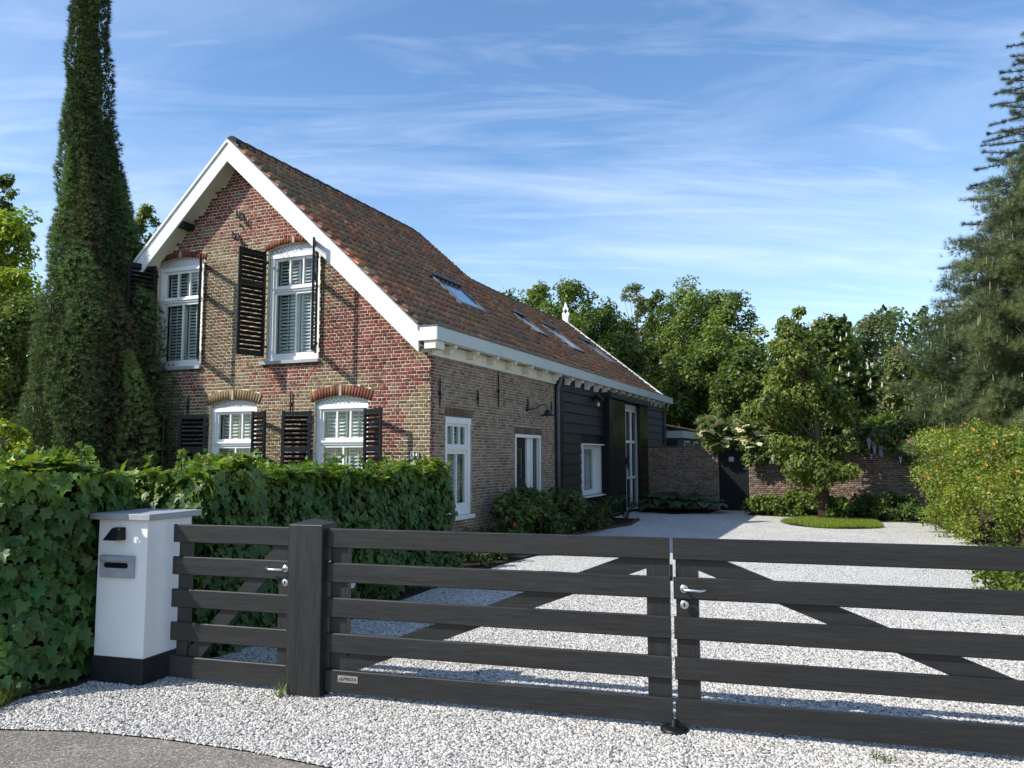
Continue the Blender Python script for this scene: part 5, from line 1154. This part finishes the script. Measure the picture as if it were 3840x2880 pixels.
# viburnum and climbers on the garden wall
def wp(u, d, z): return tuple((WA+wv/WLEN*u+np.array([wv[1],-wv[0],0])/WLEN*d)[:2])+(z,)
def wall_blobs(u0, u1, z0, z1, d0, d1, n, r): return [wp(rng.uniform(u0,u1), rng.uniform(d0,d1), rng.uniform(z0,z1))+(r*rng.uniform(.75,1.2),) for _ in range(n)]
def umbels(root, o3, n, mt, size, zmin, nm='flower_head'):
    vv = np.array([v.co[:] for v in root.children[0].data.vertices]); w = front_pts(vv, o3, .0035); w = w[w[:,2] > zmin]; n = min(n, len(w)); pk = w[rng.choice(len(w), n, replace=False)]; mb = MB()
    for k in range(16):
        a = k*2.4; r = .105*math.sqrt(k/16); x, y, z = r*math.cos(a), r*math.sin(a), .03-(r*1.4)**2; s = .026; mb.add([(x-s,y-s,z),(x+s,y-s,z+.008),(x+s,y+s,z),(x-s,y+s,z+.008)], [(0,1,2,3)])
    f0 = mb.build(nm, mt, root)
    for i, q in enumerate(pk):
        c_ = f0 if i == 0 else f0.copy()
        if i: link(c_, root)
        c_.location = Vector(q)+Vector((0,-.06,.05)); c_.rotation_euler = (random.uniform(.0,.9), random.uniform(-.5,.4), random.random()*6); c_.scale = [size*random.uniform(.7,1.3)]*3
cream = plain('cream_petal', (.62,.60,.36), .7, .2, .1, 30, .1)
vb, o3 = shrub('viburnum', 'spreading viburnum with flat cream flower heads over the arched door', wall_blobs(2.05,4.6,1.95,2.75,-.1,.55,26,.33)+wall_blobs(3.3,4.7,1.5,2.1,.15,.5,10,.28), 8200, .12, [(.13,.19,.045),(.16,.22,.055),(.11,.165,.04)], 'climber', OVAL, droop=.4, stems=False); umbels(vb, o3, 95, cream, 1.05, 1.8)
ws, o3 = shrub('wisteria', 'wisteria with hanging pale lilac flowers on the wall right of the tree', wall_blobs(4.7,7.9,1.85,2.55,-.1,.5,30,.33), 8500, .12, [(.105,.155,.04),(.14,.19,.05),(.09,.135,.038)], 'climber', OVAL, droop=.8, stems=False)
lil = plain('lilac_petal', (.42,.38,.52), .7, .2, .12, 30, .1); mb = MB()
for k in range(22): a = k*2.4; r = .06*(1-k/26); z = -.02-.016*k; s = .022; x, y = r*math.cos(a), r*math.sin(a); mb.add([(x-s,y,z-s),(x+s,y,z-s),(x+s,y+.01,z+s),(x-s,y+.01,z+s)], [(0,1,2,3)])
f0 = mb.build('flower_raceme', lil, ws)
for i in range(24):
    c_ = f0 if i == 0 else f0.copy()
    if i: link(c_, ws)
    c_.location = Vector(np.array(wp(rng.uniform(4.0,7.9), rng.uniform(.45,.75), rng.uniform(1.6,2.25)))-o3); c_.scale = [random.uniform(.45,.8)]*3; c_.rotation_euler = (0,0,random.random()*6)
shrub('clipped_bush', 'bright green rounded bush topping the garden wall near the flowering hedge', wall_blobs(6.6,8.4,2.2,2.75,-1.2,-.3,16,.36), 6500, .09, [(.14,.20,.022),(.12,.185,.025)], tmpl=LEAF, up=.8)
# border in front of the wall
GR = [(.14,.21,.04),(.11,.18,.036),(.17,.225,.05)]
shrub('border_plant', 'bright leafy border plants right of the arched garden door', [tuple(H2W(rng.uniform(3.5,4.9), rng.uniform(12.0,13.0))[:2])+(rng.uniform(.1,.48), .24) for _ in range(20)], 5200, .10, GR, 'plant', OVAL)
shrub('border_plant', 'leafy peony clump behind the tree trunk', [tuple(H2W(rng.uniform(4.9,5.9), rng.uniform(12.0,12.8))[:2])+(rng.uniform(.1,.52), .24) for _ in range(14)], 3600, .10, GR, 'plant', OVAL)
shrub('border_plant', 'darker mixed border plants at the right end of the wall', [tuple(H2W(rng.uniform(6.0,7.7), rng.uniform(11.2,12.6))[:2])+(rng.uniform(.1,.5), .24) for _ in range(22)], 5000, .095, [(.09,.15,.036),(.12,.18,.045)], 'plant', OVAL)
shrub('border_plant', 'small shrub beside the trunk on the grass disc', [(8.35+rng.normal(0,.12), 20.5+rng.normal(0,.15), rng.uniform(.15,.55), .17) for _ in range(8)], 1300, .09, GR, 'plant', OVAL)
# shady bed along the house
SH = [(.075,.125,.036),(.095,.145,.042),(.13,.165,.05)]
shrub('rhododendron', 'dark rhododendron bush beside the front door', [tuple(H2W(rng.uniform(.25,.95), rng.uniform(1.9,4.6))[:2])+(rng.uniform(.22,.82), .31) for _ in range(26)], 7500, .10, SH, 'shrub', OVAL, up=.7, keep=lambda P: W2H(P)[:,0] > .03)
shrub('azalea', 'low rounded azalea with yellowish leaves along the bed edge', [tuple(H2W(rng.uniform(.45,.95), rng.uniform(4.8,6.9))[:2])+(rng.uniform(.12,.38), .24) for _ in range(16)], 4200, .075, [(.085,.10,.03),(.07,.10,.028)], 'shrub', OVAL, up=.7, keep=lambda P: W2H(P)[:,0] > .03)
shrub('groundcover', 'dark low groundcover between hedge end and side window', [tuple(H2W(rng.uniform(.3,1.15), rng.uniform(-1.3,2.0))[:2])+(rng.uniform(.05,.28), .2) for _ in range(20)], 4500, .085, SH, 'plant', LEAF, stems=False, keep=lambda P: W2H(P)[:,0] > .03)
pe, o3 = shrub('peony', 'leafy plant with white blooms behind the black gate post', [tuple(H2W(rng.uniform(1.15,1.42), rng.uniform(-4.6,-3.2))[:2])+(rng.uniform(.1,.36), .16) for _ in range(12)], 1800, .09, SH, 'plant', OVAL)
mb = MB()
for k in range(30): a = k*2.4; r = .05*math.sqrt(k/30); s = .022; x, y, z = r*math.cos(a), r*math.sin(a), .05-r*.6+.01*math.sin(k*3); mb.add([(x-s,y,z),(x,y-s,z+.01),(x+s,y,z),(x,y+s,z+.014)], [(0,1,2,3)])
f0 = mb.build('bloom', plain('white_petal', (.72,.74,.68), .6, .2, .05, 30, .05), pe)
for i, (a, b, z) in enumerate(((1.40,-4.42,.42),(1.48,-4.35,.34),(1.36,-4.0,.45))):
    c_ = f0 if i == 0 else f0.copy()
    if i: link(c_, pe)
    c_.location = Vector(H2W(a,b,z)-o3); c_.rotation_euler = (.6,-.2,i)
rose, o3 = shrub('rose', 'single red rose rising from the shady bed', [tuple(H2W(.95,1.15)[:2])+(.22,.12), tuple(H2W(1.0,1.2)[:2])+(.36,.10)], 260, .06, SH, 'plant', OVAL)
c_ = bpy.data.objects.new('bloom', f0.data.copy()); c_.data.materials.clear(); c_.data.materials.append(plain('red_petal', (.55,.035,.035), .6, .2, .1, 30, .05)); link(c_, rose); c_.location = Vector(H2W(1.0,1.15,.52)-o3); c_.rotation_euler = (.7,0,0); c_.scale = (.5,.5,.5)
# ferns
def fern(label, c, n, L, group):
    root = thing('fern', label, 'plant', tuple(c)+(0,), 0, group); V = []; F = []; C = []
    for k in range(n):
        a = random.random()*6.28; d = np.array([math.cos(a), math.sin(a), 0]); s = np.array([-d[1], d[0], 0]); l = L*random.uniform(.75,1.1); reach = random.uniform(.25,.6); g = random.uniform(.8,1.25)
        m_ = 22
        for j in range(m_):
            t = (j+1)/m_; p = d*(l*reach*t**1.3)+np.array([0,0,l*(t-.28*t**3)]); w = l*.17*math.sin(math.pi*min(t*1.02,1)**.75)+.01
            for sg in (-1,1):
                b = len(V); q = p+s*sg*w+d*.03-np.array([0,0,.02]); V += [p, p+d*.035, q]; F.append((b,b+1,b+2)); C.append(np.array([.09,.165,.04])*g)
    me = npmesh('fronds', np.array(V), np.array(F), M['leaf'], np.array(C)); link(bpy.data.objects.new('fronds', me), root); return root
for i, (x, y, L, lb_) in enumerate(((.40,7.9,.85,'tall fern under the boxed white window'),(.42,8.9,.95,'tall fern at the foot of the sliding door post'),(.7,9.3,.8,'fern nearest the glazed barn door'))): fern(lb_, H2W(x,y)[:2], 16, L, 'ferns along the barn')
fern('pale fern among the plants at the right edge of the drive', (6.05,9.35), 14, .62, 'ferns along the barn')
# hostas: every leaf a piece
HV = np.array([(0,0,0),(.20,.14,.03),(.36,.42,.05),(.28,.74,.03),(0,1.05,-.08),(-.28,.74,.03),(-.36,.42,.05),(-.20,.14,.03),(0,.5,-.03)])
HF = [np.array([(8,i,(i+1)%8) for i in range(8)])]
def hosta(label, c, n, L, colr, edge):
    root = thing('hosta', label, 'plant', tuple(c)+(0,), 0, 'hostas by the garden wall')
    for k in range(n):
        a = 2*math.pi*k/n*2.6+random.random()*.5; ring = .25+.75*(k/n); d = np.array([[math.cos(a), math.sin(a), .25-.75*ring]]); p = np.array([[math.cos(a)*ring*L*1.3, math.sin(a)*ring*L*1.3, .10+L*1.25*(1-ring*.62)]]); s = L*random.uniform(.85,1.2)
        cc = np.array(colr)*random.uniform(.8,1.2)
        me_o = leaves('leaf', p, np.array([[math.cos(a)*.5,math.sin(a)*.5,1.0]]), d, s, (HV,HF), M['leaf'], cc[None], root)
        if edge:
            hv = HV[:8]; outer = hv*np.array([1.12,1.05,1]); outer[0] = hv[0]; rimV = np.concatenate([hv, outer]); leaves('leaf_margin', p, np.array([[math.cos(a)*.5,math.sin(a)*.5,1.0]]), d, s, (rimV+np.array([0,0,-.004]), [np.array([(i,(i+1)%8,8+(i+1)%8,8+i) for i in range(8)])]), M['leaf'], np.array([[.34,.40,.22]]), me_o)
    mb = MB()
    for k in range(8): a = k*.8; mb.tube([(0,0,-.02),(math.cos(a)*L*.3,math.sin(a)*L*.3,L*.5),(math.cos(a)*L*.8,math.sin(a)*L*.8,L*.7)], [.012,.009,.006], 5)
    mb.build('stalks', M['core'], root); return root
hosta('large dark green hosta below the brick wall beside the barn door', H2W(1.0,12.6)[:2], 40, .44, (.06,.12,.05), False)
hosta('second dark hosta, left of the pale edged one', H2W(1.55,12.75)[:2], 34, .40, (.065,.125,.052), False)
hosta('blue green hosta with pale leaf edges next to the arched door', H2W(2.12,12.75)[:2], 30, .38, (.08,.15,.10), True)
# brick edging of the bed
edg = thing('bed_edging', 'low brick edging curving along the shady planting bed', 'edging', tuple(H2W(.72,5.0)))
pl_ = [H2W(*p) for p in ((1.30,2.2),(1.05,3.4),(.74,5.0),(.97,6.4),(1.22,7.7),(1.05,9.3))]
for a, b in zip(pl_[:-1], pl_[1:]):
    L = np.linalg.norm(b-a); k = int(L/.21); an = math.atan2((b-a)[1], (b-a)[0])
    for i in range(k):
        p = a+(b-a)*(i+.5)/k-H2W(.72,5.0); e = MB().box(-.1,.1,-.035,.035,-.02,.055); c = np.array([.10,.06,.048])*random.uniform(.7,1.2)
        me = npmesh('edging_brick', np.array(e.v), [np.array(e.f)], M['brick'], np.tile(c, (6,1))); eo = link(bpy.data.objects.new('edging_brick', me), edg); eo.location = Vector(p); eo.rotation_euler = (random.gauss(0,.03),0,an+random.gauss(0,.05))
# ================================================================ GRASS
def grass(name, label, inside, n, h, colr, z0=.0):
    pts = []
    while len(pts) < n: pts += inside(n)
    P = np.array(pts[:n]); P = np.column_stack([P, np.full(n, z0)]); c = P.mean(0)*np.array([1,1,0]); k = n
    root = bpy.data.objects.new(name, None); 
    o = leaves(name, P-c, rdir(k), unit(np.array([0,0,1.0])+.35*rdir(k)), h*rng.uniform(.5,1.3,k), GRASS, M['leaf'], tint(k, colr, .2, .12), None, 'stuff'); o.location = Vector(c); bpy.data.objects.remove(root)
    return tag(o, label, 'grass')
DC = np.array([7.82, 19.75]); 
def disc(n):
    a = rng.random(n)*6.283; r = np.sqrt(rng.random(n))*(1+.06*np.sin(a*5)); return [tuple(DC+np.array([1.10*x*math.cos(t), 1.30*x*math.sin(t)])) for x, t in zip(r, a)]
mb = MB(); mb.prism([(DC[0]+1.08*math.cos(t), DC[1]+1.28*math.sin(t)) for t in np.linspace(0,2*math.pi,28)[:-1]], 'z', -.01, .035); tag(mb.build('grass_mound', M['soil']), kind='structure')
grass('grass', 'round patch of mown grass around the small garden tree', disc, 14000, .12, (.20,.27,.03), .02)
def verge(n):
    out = []
    for _ in range(n):
        x = rng.uniform(-5.2,-3.42); y = rng.uniform(-.16,.16)+5.56+(-x-3.6)*.24*(x < -3.6)
        out.append((x, y))
    return out
grass('grass', 'rough grass verge at the foot of the hedge left of the pillar', verge, 2200, .15, (.09,.13,.022), .0)
grass('weed', 'tuft of grass growing at the foot of the gate post', lambda n: [tuple((G2W(1.17+rng.normal(0,.02), .0+rng.normal(0,.02)))[:2]) for _ in range(n)], 10, .15, (.17,.22,.05), .0)
grass('weed', 'thin weed in the gravel in front of the gate leaf with the handle', lambda n: [tuple((G2W(5.05+rng.normal(0,.05), -.10+rng.normal(0,.03)))[:2]) for _ in range(n)], 14, .09, (.12,.17,.04), .0)
# bare creeper stems on the gable near the eaves
cr = MB()
for _ in range(46):
    x = random.uniform(-1.2,-.05) if random.random() < .6 else random.uniform(-3.4,-2.0); z = random.uniform(3.0,3.8)+(0 if x > -1.3 else 1.9); 
    if z > 6.95-.924*abs(x-XA): continue
    p = [(x,-.016,z)]
    for k in range(6): x += random.gauss(0,.05); z += random.gauss(.02,.05); p.append((x,-.017-random.random()*.01,z))
    cr.tube(p, .0035, 4)
tag(cr.build('creeper_stems', M['bark'], house), kind='stuff')
